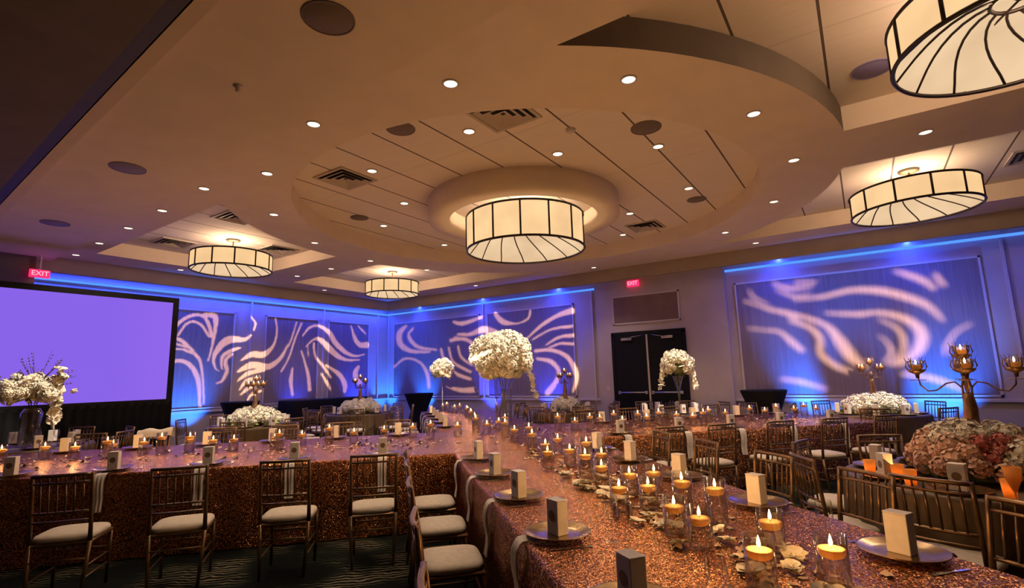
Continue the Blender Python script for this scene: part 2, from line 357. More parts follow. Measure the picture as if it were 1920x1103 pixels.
for x in (7.4,9.65,11.75): lbox(x-.02,x+.02,.94,3.70,.05)
# blue LED lines along the walls
def led(name,c,d,label): return tag(MB().box(c,d).obj(name,M['ledblue']),label,'light strip')
led('light_strip',((2.75+XW)/2,YW-.06,ZC),(XW-2.75,.014,.04),'glowing blue light line along the top of the wall behind the big screen')
led('light_strip',(XW-.06,(13.36+5.62)/2,ZC),(.014,7.74,.045),'glowing blue light line from the far corner of the room to the dark double door')
led('light_strip',(XW-.06,(2.4-6)/2,ZC+.03),(.014,8.4,.05),'glowing blue light line above the big swirl-lit wall field right of the double door')
# ---------------------------------------------------------------- double door, transom field, exit signs
dx=XW-.10
dr=empty('door_1',(dx,4.27,0)); struct(dr)
fr=MB(); 
for y in (-.87,.87): fr.box((-.03,y,1.25),(.06,.08,2.5))
fr.box((-.03,0,2.5),(.06,1.82,.08)); fr.obj('door_frame',M['door'],dr)
for s in (-1,1):
    lf=MB().box((-.035,s*.415,1.23),(.045,.82,2.44),bev=.004).obj('door_leaf',M['door'],dr)
    pb=MB(); pb.tube([(-.12,s*.08,1.08),(-.12,s*.75,1.08)],.018,8); pb.box((-.08,s*.08,1.08),(.06,.05,.07)); pb.box((-.08,s*.75,1.08),(.06,.05,.07)); pb.obj('push_bar',M['metal'],lf)
    cl=MB(); cl.box((-.09,s*.5,2.36),(.06,.26,.06)); cl.tube([(-.1,s*.5,2.36),(-.2,s*.3,2.40),(-.05,s*.12,2.44)],.008,6); cl.obj('door_closer',M['metal'],lf)
MB().box((-.065,0,1.23),(.02,.045,2.44)).obj('astragal',M['metal'],dr)
rbox(3.48,5.08,2.77,3.41,.02,M['transom'],'trim_transom_field',x=dx)
for a,b,c,d in ((3.44,3.48,2.73,3.45),(5.08,5.12,2.73,3.45),(3.44,5.12,3.41,3.45),(3.44,5.12,2.73,2.77)): rbox(a,b,c,d,.03,x=dx)
tag(MB().box((dx-.006,5.35,1.18),(.012,.08,.12),bev=.003).obj('wall_switch',M['trim']),'small light switch plate beside the dark double door','switch')
def exit_sign(loc,rz,wd,label):
    e=empty('exit_sign',loc,rz,label,'sign','red exit signs')
    MB().box((0,0,0),(wd,.05,wd*.5),bev=.006).obj('housing',M['exitred'],e)
    MB().box((0,0,wd*.25+.155),(.03,.03,.31)).obj('mount',M['trim'],e)
    c=bpy.data.curves.new('lettering','FONT'); c.body='EXIT'; c.size=wd*.42; c.align_x='CENTER'; c.align_y='CENTER'; c.extrude=.004
    tmp=bpy.data.objects.new('tmp',c); COL.objects.link(tmp); dg=bpy.context.evaluated_depsgraph_get(); me=bpy.data.meshes.new_from_object(tmp.evaluated_get(dg)); bpy.data.objects.remove(tmp)
    me.materials.clear(); me.materials.append(M['exitlit']); o=bpy.data.objects.new('lettering',me); COL.objects.link(o); o.parent=e; o.location=(0,-.032,0); o.rotation_euler=(pi/2,0,0)
exit_sign((XW-.17,4.52,3.72),-pi/2,.30,'glowing red exit sign above the dark double door')
exit_sign((2.74,12.0,3.58),0,.28,'glowing red exit sign above the top edge of the big screen')
# ---------------------------------------------------------------- ceiling fixtures
def downlight(x,y,z,r,label,group,e=E_DOWN,ang=110):
    d=empty('downlight',(x,y,z),0,label,'light',group)
    MB().lathe([(r,0),(r,-.006),(r*.80,-.010),(r*.78,0)],20).obj('trim_ring',M['trim'],d)
    MB().lathe([(1e-4,.0),(r*.45,.0),(r*.78,-.004)],20).obj('lens',M['downlens'],d)
    if e: lamp('downlight_lamp','SPOT',(0,0,-.03),e,(1,.76,.54),.05,None,ang,.6,parent=d)
    return d
ringL=[(3.06,2.63),(3.91,1.39),(5.21,.63),(2.80,4.14),(3.2,5.61),(4.11,6.97),(5.45,7.9),(6.73,.44),(8.28,.86),(9.63,1.83),(8.48,8.05),(7.04,8.28)]
ringL.sort(key=lambda p:side(p[0],p[1],4))
for i,(x,y) in enumerate(ringL): downlight(x,y,L0,.072,'recessed downlight in big ring soffit, %s'%nth(i,len(ringL)),'downlights in the ring soffit')
beamL=[(2.94,6.67),(3.0,7.99),(3.05,9.29),(3.11,10.66),(3.15,11.93)]
for i,(x,y) in enumerate(beamL): downlight(x+.05,y,L0,.072,'recessed downlight along the left beam, %s from the viewer'%ORD[i],'downlights on the left beam')
othL=[(6.78,-.8),(6.78,-2.6),(10.85,1.52),(7.0,9.52),(7.0,10.78),(10.85,-1.0),(10.85,5.0),(10.85,8.5),(5.0,11.95),(8.6,11.95)]
othL.sort(key=lambda p:side(p[0],p[1],4))
for i,(x,y) in enumerate(othL): downlight(x,y,L0,.072,'recessed downlight on beams between square bays, %s'%nth(i,len(othL)),'downlights on the beams')
tileL=[(4.24,3.38),(5.94,1.8),(7.66,1.91),(4.33,5.09),(5.49,5.69),(6.11,6.85),(7.82,6.93),(8.27,3.08),(9.5,3.71),(5.37,2.88)]
tileL.sort(key=lambda p:side(p[0],p[1],4.2))
for i,(x,y) in enumerate(tileL): downlight(x,y,L1-.002,.075,'small downlight in tiled disc around central drum light, %s'%nth(i,len(tileL)),'downlights in the tiled disc',E_DOWN*.6)
def speaker(x,y,z,r,m,label):
    s=empty('ceiling_speaker',(x,y,z),0,label,'speaker','round ceiling speakers')
    MB().lathe([(1e-4,-.006),(r*.9,-.008),(r*.93,-.004)],28).obj('grille',m,s)
    MB().lathe([(r*.93,0),(r*.93,-.010),(r,-.008),(r,0)],28).obj('rim',m,s)
speaker(1.88,2.66,3.90,.17,M['grille'],'large round ceiling speaker at the top of the picture, left of centre')
speaker(2.08,6.4,3.90,.17,M['grillev'],'violet-tinted ceiling speaker on the header beam, nearer one')
speaker(2.25,9.4,3.90,.17,M['grillev'],'violet-tinted ceiling speaker on the header beam, far one near the screen')
speaker(3.74,3.94,L1,.16,M['grille'],'round speaker in the tiled disc at its left edge')
speaker(5.38,1.75,L1,.17,M['grille'],'round speaker in the tiled disc at its upper right')
speaker(5.54,6.81,L1,.15,M['grille'],'round speaker in the tiled disc left of the drum light, low')
speaker(8.26,1.95,L1,.15,M['grille'],'round speaker in the tiled disc at its right edge')
speaker(5.55,-.35,L1,.17,M['grillev'],'violet-tinted round speaker in the bay of the nearest drum light')
def vent(x,y,z,w,label,rz=0):
    v=empty('ceiling_vent',(x,y,z),rz,label,'vent','square ceiling vents')
    f=MB(); h=w/2
    for s in (-1,1): f.box((0,s*(h-.02),-.008),(w,.04,.016)); f.box((s*(h-.02),0,-.008),(.04,w-.08,.016))
    f.obj('frame',M['vent'],v); MB().box((0,0,-.002),(w-.08,w-.08,.003)).obj('void',M['ventdark'],v)
    for k in (.78,.52,.26):
        q=h*k; l=MB()
        for (a,b,c,d) in ((-1,-1,1,-1),(1,-1,1,1),(1,1,-1,1),(-1,1,-1,-1)):
            o=q; i=q-.055
            l.add([(a*o,b*o,-.030),(c*o,d*o,-.030),(c*i,d*i,-.006),(a*i,b*i,-.006)],[(0,1,2,3)],False)
        l.obj('louver',M['vent'],v)
vent(4.15,2.85,L1,.6,'large square vent in the tiled disc above the central drum light')
vent(4.29,5.58,L1,.6,'square vent at the left rim of the tiled disc')
vent(9.2,3.14,L1,.6,'square vent in the tiled disc right of the central drum light')
vent(9.3,.75,L1,.6,'square vent at the left end of the right bay with the drum light')
vent(9.3,-2.2,L1,.6,'square vent at the right end of the right bay with the drum light')
vent(4.3,8.35,L1,.6,'square vent above the left drum light')
vent(4.35,10.78,L1,.6,'square vent left of the left drum light')
vent(5.9,9.8,L1,.6,'square vent right of the left drum light')
tag(MB().lathe([(1e-4,-.035),(.05,-.03),(.06,0)],16,(4.9,2.45,L1)).obj('smoke_detector',M['trim']),'small round smoke detector on the tiles between the large vent and the drum light','smoke detector')
tag(MB().lathe([(1e-4,-.05),(.02,-.045),(.02,-.01),(.04,-.004),(.04,0)],12,(1.95,3.9,3.90)).obj('sprinkler',M['trim']),'tiny sprinkler head on the bare header beam','sprinkler')
# small ring soffit around the central drum light
rs=MB(); rs.lathe([(1.50,L1-.001),(1.50,3.98),(1.17,3.98),(1.17,L1-.001)],72,(6.68,4.25,0))
struct(rs.obj('ceiling_collar',M['paint']))
# drum pendants: lit fabric drum in a dark frame, spiral ribbed bowl beneath
def drum(loc,R,h,label,nb=12,a0=0,stem=True,ceil=L1,e=E_BULB,dome=.95):
    """loc = centre of the bottom rim"""
    d=empty('drum_pendant',loc,0,label,'ceiling light','fabric drum pendants')
    MB().lathe([(R,.012),(R,h-.01)],72).obj('shade',M['shade'],d)
    H=h*dome
    prof=[(.2*R+(R*.995-.2*R)*k/10, H*(1-(k/10.)**1.7)+.012) for k in range(11)]
    MB().lathe([(1e-4,H+.012),(.2*R,H+.012)]+prof[1:],60).obj('diffuser',M['diffuser'],d)
    f=MB(); tr=.016 if R<.8 else .018
    for z in (0,h): f.tube([(R*cos(2*pi*k/64),R*sin(2*pi*k/64),z) for k in range(64)],tr,6,close=True)
    for k in range(nb):
        a=a0+2*pi*k/nb; f.tube([(R*1.004*cos(a),R*1.004*sin(a),0),(R*1.004*cos(a),R*1.004*sin(a),h)],tr*.85,6)
    f.obj('frame',M['frame'],d)
    r=MB(); 
    for k in range(14):
        a=a0+.1+2*pi*k/14; pts=[]
        for j in range(9):
            u=j/8.; rr=.2*R+(R-.2*R)*u; aa=a+.7*(1-u)**1.3; pts.append((rr*cos(aa),rr*sin(aa),H*(1-u**1.7)+.004))
        r.tube(pts,tr*.6,5)
    r.tube([(.2*R*cos(2*pi*k/24),.2*R*sin(2*pi*k/24),H+.004) for k in range(24)],tr*.9,5,close=True)
    r.obj('ribs',M['frame'],d)
    if stem:
        MB().lathe([(1e-4,ceil-loc[2]-.035),(.12,ceil-loc[2]-.03),(.13,ceil-loc[2])],24).obj('canopy',M['canopy'],d)
        MB().tube([(0,0,h*1.02),(0,0,ceil-loc[2]-.03)],.012,8).obj('stem',M['iron'],d)
    s=MB(); 
    for k in range(3):
        a=a0+2*pi*k/3; s.tube([(0,0,h*.93),(R*cos(a),R*sin(a),h*.97)],.008,5)
    s.obj('spider',M['frame'],d)
    lamp('drum_bulb','POINT',(0,0,h+.06),e,WARM,.33,parent=d)
    return d
drum((6.75,4.27,3.515),.93,.53,'largest fabric drum light in the centre of the round ceiling disc',14,.05,True,L1,E_BULB*1.3,.85)
drum((8.92,-.80,3.67),.74,.30,'fabric drum light at the right, in the bay above the big blue wall field',12,.2)
drum((4.52,-1.12,3.67),.72,.30,'nearest fabric drum light, cut off by the upper right corner',12,.33)
drum((4.96,9.75,3.67),.69,.30,'fabric drum light at the left, in the bay near the screen',12,.1)
drum((9.0,9.74,3.67),.66,.30,'farthest fabric drum light, above the blue corner of the room',12,.0)
# ---------------------------------------------------------------- projection screen
sc=empty('projection_screen',(2.85,11.0,0),0,'large framed projection screen glowing plain violet, with a black skirt to the floor','screen')
w2,zb,zt=1.66,1.30,3.13
o=MB().box((0,-.01,(zb+zt)/2),(2*w2,.02,zt-zb)).obj('screen_surface',M['screen'],sc)
f=MB()
for x in (-w2-.05,w2+.05): f.box((x,0,(zb+zt)/2),(.10,.06,zt-zb+.2))
for z in (zb-.05,zt+.05): f.box((0,0,z),(2*w2,.06,.10))
f.obj('frame',M['black'],sc)
sk=MB(); n=120; pts=[]
for k in range(n+1):
    x=-w2-.1+(2*w2+.2)*k/n; pts.append((x,.03*sin(k*1.3)-.0))
sk.add([(x,y-.03,.01) for x,y in pts]+[(x,y*.3-.03,zb-.05) for x,y in pts],[(k,k+1,n+2+k,n+1+k) for k in range(n)],True); sk.obj('skirt',M['blackcloth'],sc)
for x in (-w2,w2): MB().tube([(x,.05,.02),(x,.05,zb)],.02,8).obj('leg',M['metal'],sc)
# ---------------------------------------------------------------- tables under sequin cloth
def cloth(name,loc,rz,a,b,label,mt,h=.76,group=None,amp=.018,seed=1,top=None):
    """rectangular cloth a (x) by b (y) falling in soft folds to the floor; origin at the table's foot"""
    rnd=random.Random(seed); R=.05; pts=[]
    def edge(x0,y0,x1,y1,nx,ny):
        L=math.hypot(x1-x0,y1-y0); n=max(2,int(L/.035))
        for k in range(n): u=k/n; pts.append((x0+(x1-x0)*u,y0+(y1-y0)*u,nx,ny))
    edge(-a/2,-b/2,a/2,-b/2,0,-1); edge(a/2,-b/2,a/2,b/2,1,0); edge(a/2,b/2,-a/2,b/2,0,1); edge(-a/2,b/2,-a/2,-b/2,-1,0)
    n=len(pts); ph=[]; q=0
    for k in range(n): q+=.45+.25*rnd.random(); ph.append(q)
    lev=[(h,-.012,0),(h-.004,-.003,0),(h-.02,.004,.05),(h-.12,.008,.35),(h-.3,.012,.7),(h-.5,.018,.9),(.012,.022,1)]
    vs=[];fs=[]
    for z,off,am in lev:
        for k,(x,y,nx,ny) in enumerate(pts):
            o=off+amp*am*(.5+.5*sin(ph[k])); vs.append((x+nx*o,y+ny*o,z))
    for l in range(len(lev)-1):
        for k in range(n): fs.append((l*n+k,l*n+(k+1)%n,(l+1)*n+(k+1)%n,(l+1)*n+k))
    m=MB(); m.add(vs,fs,True); m.add([vs[k] for k in range(n)],[tuple(range(n))],False)
    o=m.obj(name,mt,None,loc,rz); return tag(o,label,'tablecloth',group)
def table_under(loc,rz,a,b,label,h=.75):
    t=empty('banquet_table',loc,rz,label,'table','long banquet tables')
    MB().box((0,0,h-.022),(a-.06,b-.06,.03)).obj('tabletop',M['twig'],t)
    for sx in (-1,1):
        for sy in (-1,1): MB().tube([(sx*(a/2-.15),sy*(b/2-.15),.01),(sx*(a/2-.15),sy*(b/2-.15),h-.04)],.016,8).obj('leg',M['metal'],t)
def long_table(s0,s1,t0,t1,what,seed,top=None):
    x,y=F((s0+s1)/2,(t0+t1)/2)
    cloth('tablecloth',(x,y,0),AD,s1-s0,t1-t0,'rose gold sequin cloth, '+what,M['sequin'],group='sequin tablecloths',seed=seed)
    table_under((x,y,0),AD,s1-s0,t1-t0,'long table hidden under sequins, '+what)
ML,MR=.62,2.28
long_table(.55,5.64,ML,MR,'diagonal table that runs towards the viewer',1)
long_table(5.66,7.9,-4.6,2.30,'cross table reaching left to the screen',2)
long_table(6.3,8.3,2.33,6.95,'cross table reaching right to the big blue wall',3)
long_table(7.94,12.9,ML,MR,'far half of the diagonal table beyond the crossing',4)
# ---------------------------------------------------------------- chiavari chair
def make_chair(name='chiavari_chair'):
    c=empty(name,(0,0,0),0,'x','chair')
    cu=MB(); n=28; rings=[]
    for (z,k) in ((.425,.94),(.432,1.0),(.452,1.0),(.466,.95),(.474,.80),(.477,.4)):
        rings.append([(.205*k*math.copysign(abs(cos(a))**.45,cos(a)),.195*k*math.copysign(abs(sin(a))**.45,sin(a)),z) for a in [2*pi*j/n for j in range(n)]])
    vs=[p for r in rings for p in r]; fs=[(l*n+k,l*n+(k+1)%n,(l+1)*n+(k+1)%n,(l+1)*n+k) for l in range(5) for k in range(n)]
    fs+= [tuple(range(n-1,-1,-1)),tuple(5*n+k for k in range(n))]; cu.add(vs,fs,True); cu.obj('seat_cushion',M['cushion'],c)
    MB().box((0,0,.41),(.40,.39,.03),bev=.01).obj('seat_frame',M['chairgold'],c)
    for s in (-1,1):
        MB().tube([(s*.178,.175,.0),(s*.182,.178,.25),(s*.185,.175,.40)],[.012,.014,.015],8).obj('leg',M['chairgold'],c)
        MB().tube([(s*.165,-.225,.0),(s*.178,-.195,.22),(s*.186,-.185,.42)],[.012,.015,.016],8).obj('leg',M['chairgold'],c)
    b=MB()
    def bx(z): return -.185-.055*((z-.42)/.5)**1.2
    for s in (-1,1): b.tube([(s*.187,bx(z),z) for z in (.42,.55,.7,.82,.92)],[.016,.015,.014,.013,.012],8)
    def rail(z,r): b.tube([(-.187+.374*k/6,bx(z)-.018*sin(pi*k/6),z) for k in range(7)],r,7)
    for z,r in ((.91,.013),(.855,.009),(.64,.010),(.575,.009)): rail(z,r)
    for k in range(1,7):
        x=-.187+.374*k/7; cb=-.018*sin(pi*k/7)
        b.tube([(x,bx(.64)+cb,.64),(x,bx(.75)+cb,.75),(x,bx(.855)+cb,.855)],[.0065,.0085,.0065],6)
        b.tube([(x,bx(.855)+cb,.855),(x,bx(.91)+cb,.91)],.006,5)
    b.obj('backrest',M['chairgold'],c)
    st=MB()
    for z in (.16,.24):
        for s in (-1,1): st.tube([(s*.178,.176,z),(s*.175,-.20,z)],.007,6)
    st.tube([(-.18,.177,.28),(.18,.177,.28)],.007,6); st.tube([(-.175,-.20,.30),(.175,-.20,.30)],.007,6)
    st.tube([(-.18,.177,.36),(.18,.177,.36)],.007,6)
    st.obj('stretcher',M['chairgold'],c)
    return reg(c)
chair0=make_chair(); used=[0]
OBST=[];SEATS=[]
def free(x,y,own=None):
    s_,t_=DX*x+DY*y,DY*x-DX*y   # back to table coordinates
    for (a,b,c,d) in ((.55,5.64,ML,MR),(5.66,7.9,-4.6,2.30),(6.3,8.3,2.33,6.95),(7.94,12.9,ML,MR)):
        if a-.24<s_<b+.24 and c-.24<t_<d+.24: return False
    for (cx,cy_,r) in OBST:
        if (cx,cy_)!=own and math.hypot(x-cx,y-cy_)<r+.20: return False
    if any(math.hypot(x-a,y-b)<.46 for a,b in SEATS): return False
    if x>11.9 or y>13.1 or (x<4.9 and y>10.6): return False
    return True
def chair(x,y,head,label,group,jit=.04):
    SEATS.append((x,y))
    head+=random.uniform(-jit,jit)
    if not used[0]:
        used[0]=1; chair0.location=(x,y,0); chair0.rotation_euler=(0,0,yaw(head)); chair0['label']=label; chair0['group']=group; return chair0
    return dup(chair0,(x,y,0),yaw(head),label,group)
CH='gold chiavari chair with ivory seat, '
# rows along the long tables: (s,t) of the seat, heading
row=[(4.93,-3.3),(4.88,-2.42),(4.90,-1.66),(4.93,-.86),(4.97,-.17)]
for i,(s,t) in enumerate(row): x,y=F(s,t); chair(x,y,AD+(.10 if i in(1,2) else 0),CH+'near side of left cross table, %s'%nth(i,len(row)),'chairs on the near side of the left cross table',.05)
row=[1.75,2.56,3.40,4.16,4.93]
for i,s in enumerate(row): x,y=F(s,.34); chair(x,y,AE,CH+'left side of diagonal table, %s from front'%ORD[i],'chairs at the left side of the diagonal table',.03)
row=[1.05,1.87,2.72,3.50,4.38,5.2]
for i,s in enumerate(row): x,y=F(s,MR+.27); chair(x,y,AE+pi,CH+'right side of diagonal table, %s from front'%ORD[i],'chairs at the right side of the diagonal table',.05)
row=[3.12,3.80,4.62,5.42,6.2]
for i,t in enumerate(row): x,y=F(5.86,t); chair(x,y,AD,CH+'near side of right cross table, %s'%nth(i,len(row)),'chairs on the near side of the right cross table',.06)
row=[-4.1,-3.3,-2.45,-1.6,-.8,.05]
for i,t in enumerate(row): x,y=F(8.22,t); chair(x,y,AD+pi,CH+'far side of left cross table, %s'%nth(i,len(row)),'chairs on the far side of the left cross table')
row=[3.3,4.1,4.95,5.8,6.6]
for i,t in enumerate(row): x,y=F(8.62,t); chair(x,y,AD+pi,CH+'far side of right cross table, %s'%nth(i,len(row)),'chairs on the far side of the right cross table')
row=[8.6,9.45,10.3,11.15,12.0]
for i,s in enumerate(row):
    x,y=F(s,.30); chair(x,y,AE,CH+'left side of far table half, %s beyond crossing'%ORD[i],'chairs at the far half, left side')
    if s<9.9 or s>10.6:
        x,y=F(s+.15,MR+.32); chair(x,y,AE+pi,CH+'right side of far table half, %s beyond crossing'%ORD[i],'chairs at the far half, right side')
# ---------------------------------------------------------------- place settings
def mk_charger():
    r=MB().lathe([(1e-4,.006),(.10,.006),(.118,.010),(.158,.022),(.165,.024),(.166,.020),(.12,.002),(1e-4,.0)],40).obj('charger_plate',M['charger']); return tag(r,'x','plate')
def mk_box():
    b=MB().box((0,0,.079),(.088,.064,.158),bev=.002).obj('favor_box',M['box']); tag(b,'x','box')
    MB().box((0,0,.1615),(.09,.066,.005),bev=.001).obj('lid_flap',M['box'],b)
    s=MB(); s.add([(.026*cos(2*pi*k/20),-.0335,.088+.026*sin(2*pi*k/20)) for k in range(20)],[tuple(range(20))],False)
    s.obj('round_seal',M['seal'],b); return reg(b)
def mk_napkin():
    m=MB(); n=14; W=.095; path=[]
    for k in range(5): path.append((.0+.055*k-.22,.005))
    path+= [(.018,.003),(.034,-.010),(.040,-.04)]
    for k in range(1,9): path.append((.040+.004*sin(k*.9),-.04-.036*k))
    vs=[]
    for j,(u,z) in enumerate(path):
        for k in range(n+1): x=-W/2+W*k/n; vs.append((x,-u+.0,z+0))
    for j,(u,z) in enumerate(path):
        if u>.035:
            for k in range(n+1):
                x,y,zz=vs[j*(n+1)+k]; vs[j*(n+1)+k]=(x*(1-.12*min(1,-zz*3)),y-.008*(1+sin(k*1.35))*min(1,(u-.03)*80) ,zz)
    m.add(vs,[(j*(n+1)+k,j*(n+1)+k+1,(j+1)*(n+1)+k+1,(j+1)*(n+1)+k) for j in range(len(path)-1) for k in range(n)],True)
    o=m.obj('napkin',M['napkin']); return tag(o,'x','napkin')
def mk_fork():
    m=MB(); m.box((0,-.02,.003),(.010,.13,.003),bev=.001); m.box((0,.055,.004),(.022,.03,.003),bev=.001)
    for k in (-1,0,1): m.box((k*.008,.085,.004),(.004,.04,.002))
    return tag(m.obj('fork',M['silver']),'x','fork')
def mk_knife():
    m=MB(); m.box((0,-.05,.004),(.012,.09,.005),bev=.001); m.box((.001,.05,.003),(.016,.11,.002)); return tag(m.obj('knife',M['silver']),'x','knife')
def mk_glass():
    g=MB().lathe([(.033,.0),(.006,.006),(.004,.02),(.004,.085),(.012,.095),(.030,.12),(.036,.15),(.034,.19),(.031,.205)],20).obj('wine_glass',M['glass']); return tag(g,'x','glass')
PROTO={'charger':mk_charger(),'box':mk_box(),'napkin':mk_napkin(),'fork':mk_fork(),'knife':mk_knife(),'glass':mk_glass()}
first={k:True for k in PROTO}
def put(kind,loc,rz,label,group):
    p=PROTO[kind]
    if first[kind]:
        first[kind]=False; p.location=loc; p.rotation_euler=(0,0,rz); p['label']=label; p['group']=group; return p
    return dup(p,loc,rz,label,group)
TZ=.7605
def setting(s,t,head,where,row,edge,full=True,boxrz=0,napkin=True):
    """head = direction the guest looks; edge = distance from plate centre to the table edge"""
    x,y=F(s,t); rz=yaw(head); hx,hy=cos(head),sin(head); rx,ry=hy,-hx
    put('charger',(x,y,TZ+.006),rz,'bronze charger plate, '+where,'charger plates '+row)
    put('box',(x,y,TZ+.012),rz+boxrz,'ivory favor box standing on plate, '+where,'favor boxes '+row)
    if napkin: put('napkin',(x-hx*edge,y-hy*edge,TZ+.001),rz,'ivory napkin hanging from under plate, '+where,'napkins '+row)
    if full:
        put('fork',(x-rx*.20,y-ry*.20,TZ),rz,'steel fork beside plate, '+where,'forks '+row)
        put('knife',(x+rx*.20,y+ry*.20,TZ),rz,'steel knife beside plate, '+where,'knives '+row)
        put('glass',(x+hx*.22+rx*.16,y+hy*.22+ry*.16,TZ),rz,'empty wine glass behind plate, '+where,'wine glasses '+row)
r_='left edge of diagonal table'
for i,s in enumerate((1.76,2.60,3.43,4.26,5.12)): setting(s,.795,AE,'%s, %s from the front'%(r_,ORD[i]),r_,.175,True,(.15,.35,.3,.25,.2)[i])
r_='right edge of diagonal table'
for i,s in enumerate((1.06,1.90,2.80,3.66,4.50,5.3)): setting(s,2.09,AE+pi,'%s, %s from the front'%(r_,ORD[i]),r_,.19,True,.3)
r_='near edge of left cross table'
for i,t in enumerate((-3.45,-2.62,-1.80,-1.0,-.12)): setting(5.85,t,AD,'%s, %s'%(r_,nth(i,5)),r_,.19)
r_='far edge of left cross table'
for i,t in enumerate((-4.0,-3.2,-2.4,-1.6,-.8,.05)): setting(7.7,t,AD+pi,'%s, %s'%(r_,nth(i,6)),r_,.2,False,0,False)
r_='near edge of right cross table'
for i,t in enumerate((2.9,3.75,4.55,5.35,6.2)): setting(6.5,t,AD,'%s, %s'%(r_,nth(i,5)),r_,.2)
r_='far edge of right cross table'
for i,t in enumerate((3.3,4.1,4.95,5.8,6.6)): setting(8.1,t,AD+pi,'%s, %s'%(r_,nth(i,5)),r_,.2,False,0,False)
r_='left edge of far table half'
for i,s in enumerate((8.6,9.45,10.3,11.15,12.0)): setting(s,.80,AE,'%s, %s beyond crossing'%(r_,ORD[i]),r_,.18,False)
# ---------------------------------------------------------------- candles in glass cylinders
def mk_vase(h):
    R=.055; v=MB().lathe([(1e-4,.004),(R-.004,.004),(R,.010),(R,h),(R-.003,h),(R-.003,.012),(1e-4,.012)],26).obj('cylinder_vase',M['glass']); tag(v,'x','vase')
    MB().lathe([(1e-4,.014),(R-.006,.014),(R-.006,h-.062),(1e-4,h-.062)],22).obj('water',M['water'],v); return reg(v)
def mk_candle():
    c=MB().lathe([(1e-4,-.022),(.026,-.021),(.040,-.014),(.048,-.002),(.0495,.006),(.047,.012),(.038,.013),(1e-4,.009)],24).obj('floating_candle',M['wax']); tag(c,'x','candle')
    MB().tube([(0,0,.010),(.001,0,.022)],.0012,5).obj('wick',M['twig'],c)
    MB().lathe([(1e-4,.018),(.0060,.026),(.0072,.033),(.0048,.045),(.0018,.056),(1e-4,.062)],10).obj('flame',M['flame'],c)
    lamp('candle_glow','POINT',(0,0,.042),E_CANDLE,(1,.50,.17),.010,parent=c)
    return reg(c)
def dup_c(x,y,z,label,group,e=1):
    c=dup(CAND,(x,y,z),random.uniform(0,6),label,group); return c
VT=mk_vase(.235); VS=mk_vase(.185); CAND=mk_candle(); f1={'t':1,'s':1,'c':1}
def candle(x,y,zf,where,row,zt=TZ):
    """flame height zf picks the taller or the shorter cylinder"""
    tall=zf>.945; V=VT if tall else VS; k='t' if tall else 's'; h=.235 if tall else .185
    lab='clear glass cylinder with floating candle, '+where; grp='glass cylinders '+row
    if f1[k]: f1[k]=0; V.location=(x,y,zt); V['label']=lab; V['group']=grp
    else: dup(V,(x,y,zt),0,lab,grp)
    lab='lit ivory floating candle, '+where; grp='floating candles '+row; z=zt+h-.062
    if f1['c']: f1['c']=0; CAND.location=(x,y,z); CAND['label']=lab; CAND['group']=grp
    else: dup(CAND,(x,y,z),random.uniform(0,6),lab,grp)
def candles(lst,where,row,a='left',b='right',key=None):
    lst=sorted(lst,key=key or (lambda p:side(p[0],p[1])))
    for i,(x,y,z) in enumerate(lst): candle(x,y,z,where%nth(i,len(lst),a,b),row)
front=[(2.31,.18,.92),(2.17,.40,.92),(2.58,.42,.92),(2.50,.70,.92),(2.90,.72,.96),(2.65,.86,.92),(3.0,.92,.96),(3.04,1.13,.92),(2.92,1.26,.92),(3.46,1.24,.92),(3.33,1.36,.92),(3.51,1.64,.92),(3.64,1.83,.96),(4.06,1.89,.92),(4.16,2.24,.92),(3.98,2.36,.92),(4.4,2.63,.92),(4.31,2.15,.96),(4.82,2.73,.92),(4.72,2.98,.96)]
candles(front,'front half of diagonal table, %s','on the front half of the diagonal table','near','far',key=lambda p:p[0]*DX+p[1]*DY)
left=[(1.70,8.07,.92),(2.03,7.9,.92),(2.19,7.5,.92),(2.5,7.35,.92),(2.40,7.22,.96),(2.76,7.2,.92),(2.88,7.04,.96),(3.12,6.87,.92),(3.05,6.72,.96),(3.22,6.52,.92),(3.38,6.36,.92),(3.72,6.06,.92),(3.68,5.90,.96),(4.05,6.0,.92),(4.36,5.87,.96),(4.48,5.53,.92),(4.87,5.4,.92),(5.30,5.30,.92),(5.25,4.92,.96),(5.62,4.76,.92)]
candles(left,'left cross table, %s in row','on the left cross table')
right=[(6.82,3.85,.96),(6.71,3.51,.92),(6.93,3.38,.96),(7.35,3.42,.92),(7.49,3.25,.96),(7.14,2.97,.92),(7.57,2.9,.96),(7.66,2.80,.92),(7.94,2.71,.96),(8.21,2.52,.92),(7.95,2.20,.92),(8.08,2.08,.96),(8.62,2.14,.96),(8.78,1.92,.92),(9.0,1.60,.96),(9.32,1.43,.92),(9.44,1.28,.96),(9.76,1.06,.92),(9.84,.92,.96),(10.0,.76,.92)]
candles(right,'right cross table, %s in row','on the right cross table')
far=[(9.55,8.55,.92),(9.3,8.2,.96),(9.15,7.84,.92),(8.86,7.44,.96),(8.6,7.0,.92),(8.2,6.7,.96),(7.9,6.35,.92),(7.2,5.71,.92),(7.45,6.0,.96),(5.96,4.51,.92),(6.4,4.62,.92),(6.2,4.9,.96),(7.05,4.96,.92),(5.44,3.69,.92),(5.32,3.40,.96),(6.7,5.3,.92),(5.75,4.05,.96)]
candles(far,'crossing and far half of table, %s','on the crossing and far table half','near','far',key=lambda p:p[0]*DX+p[1]*DY)
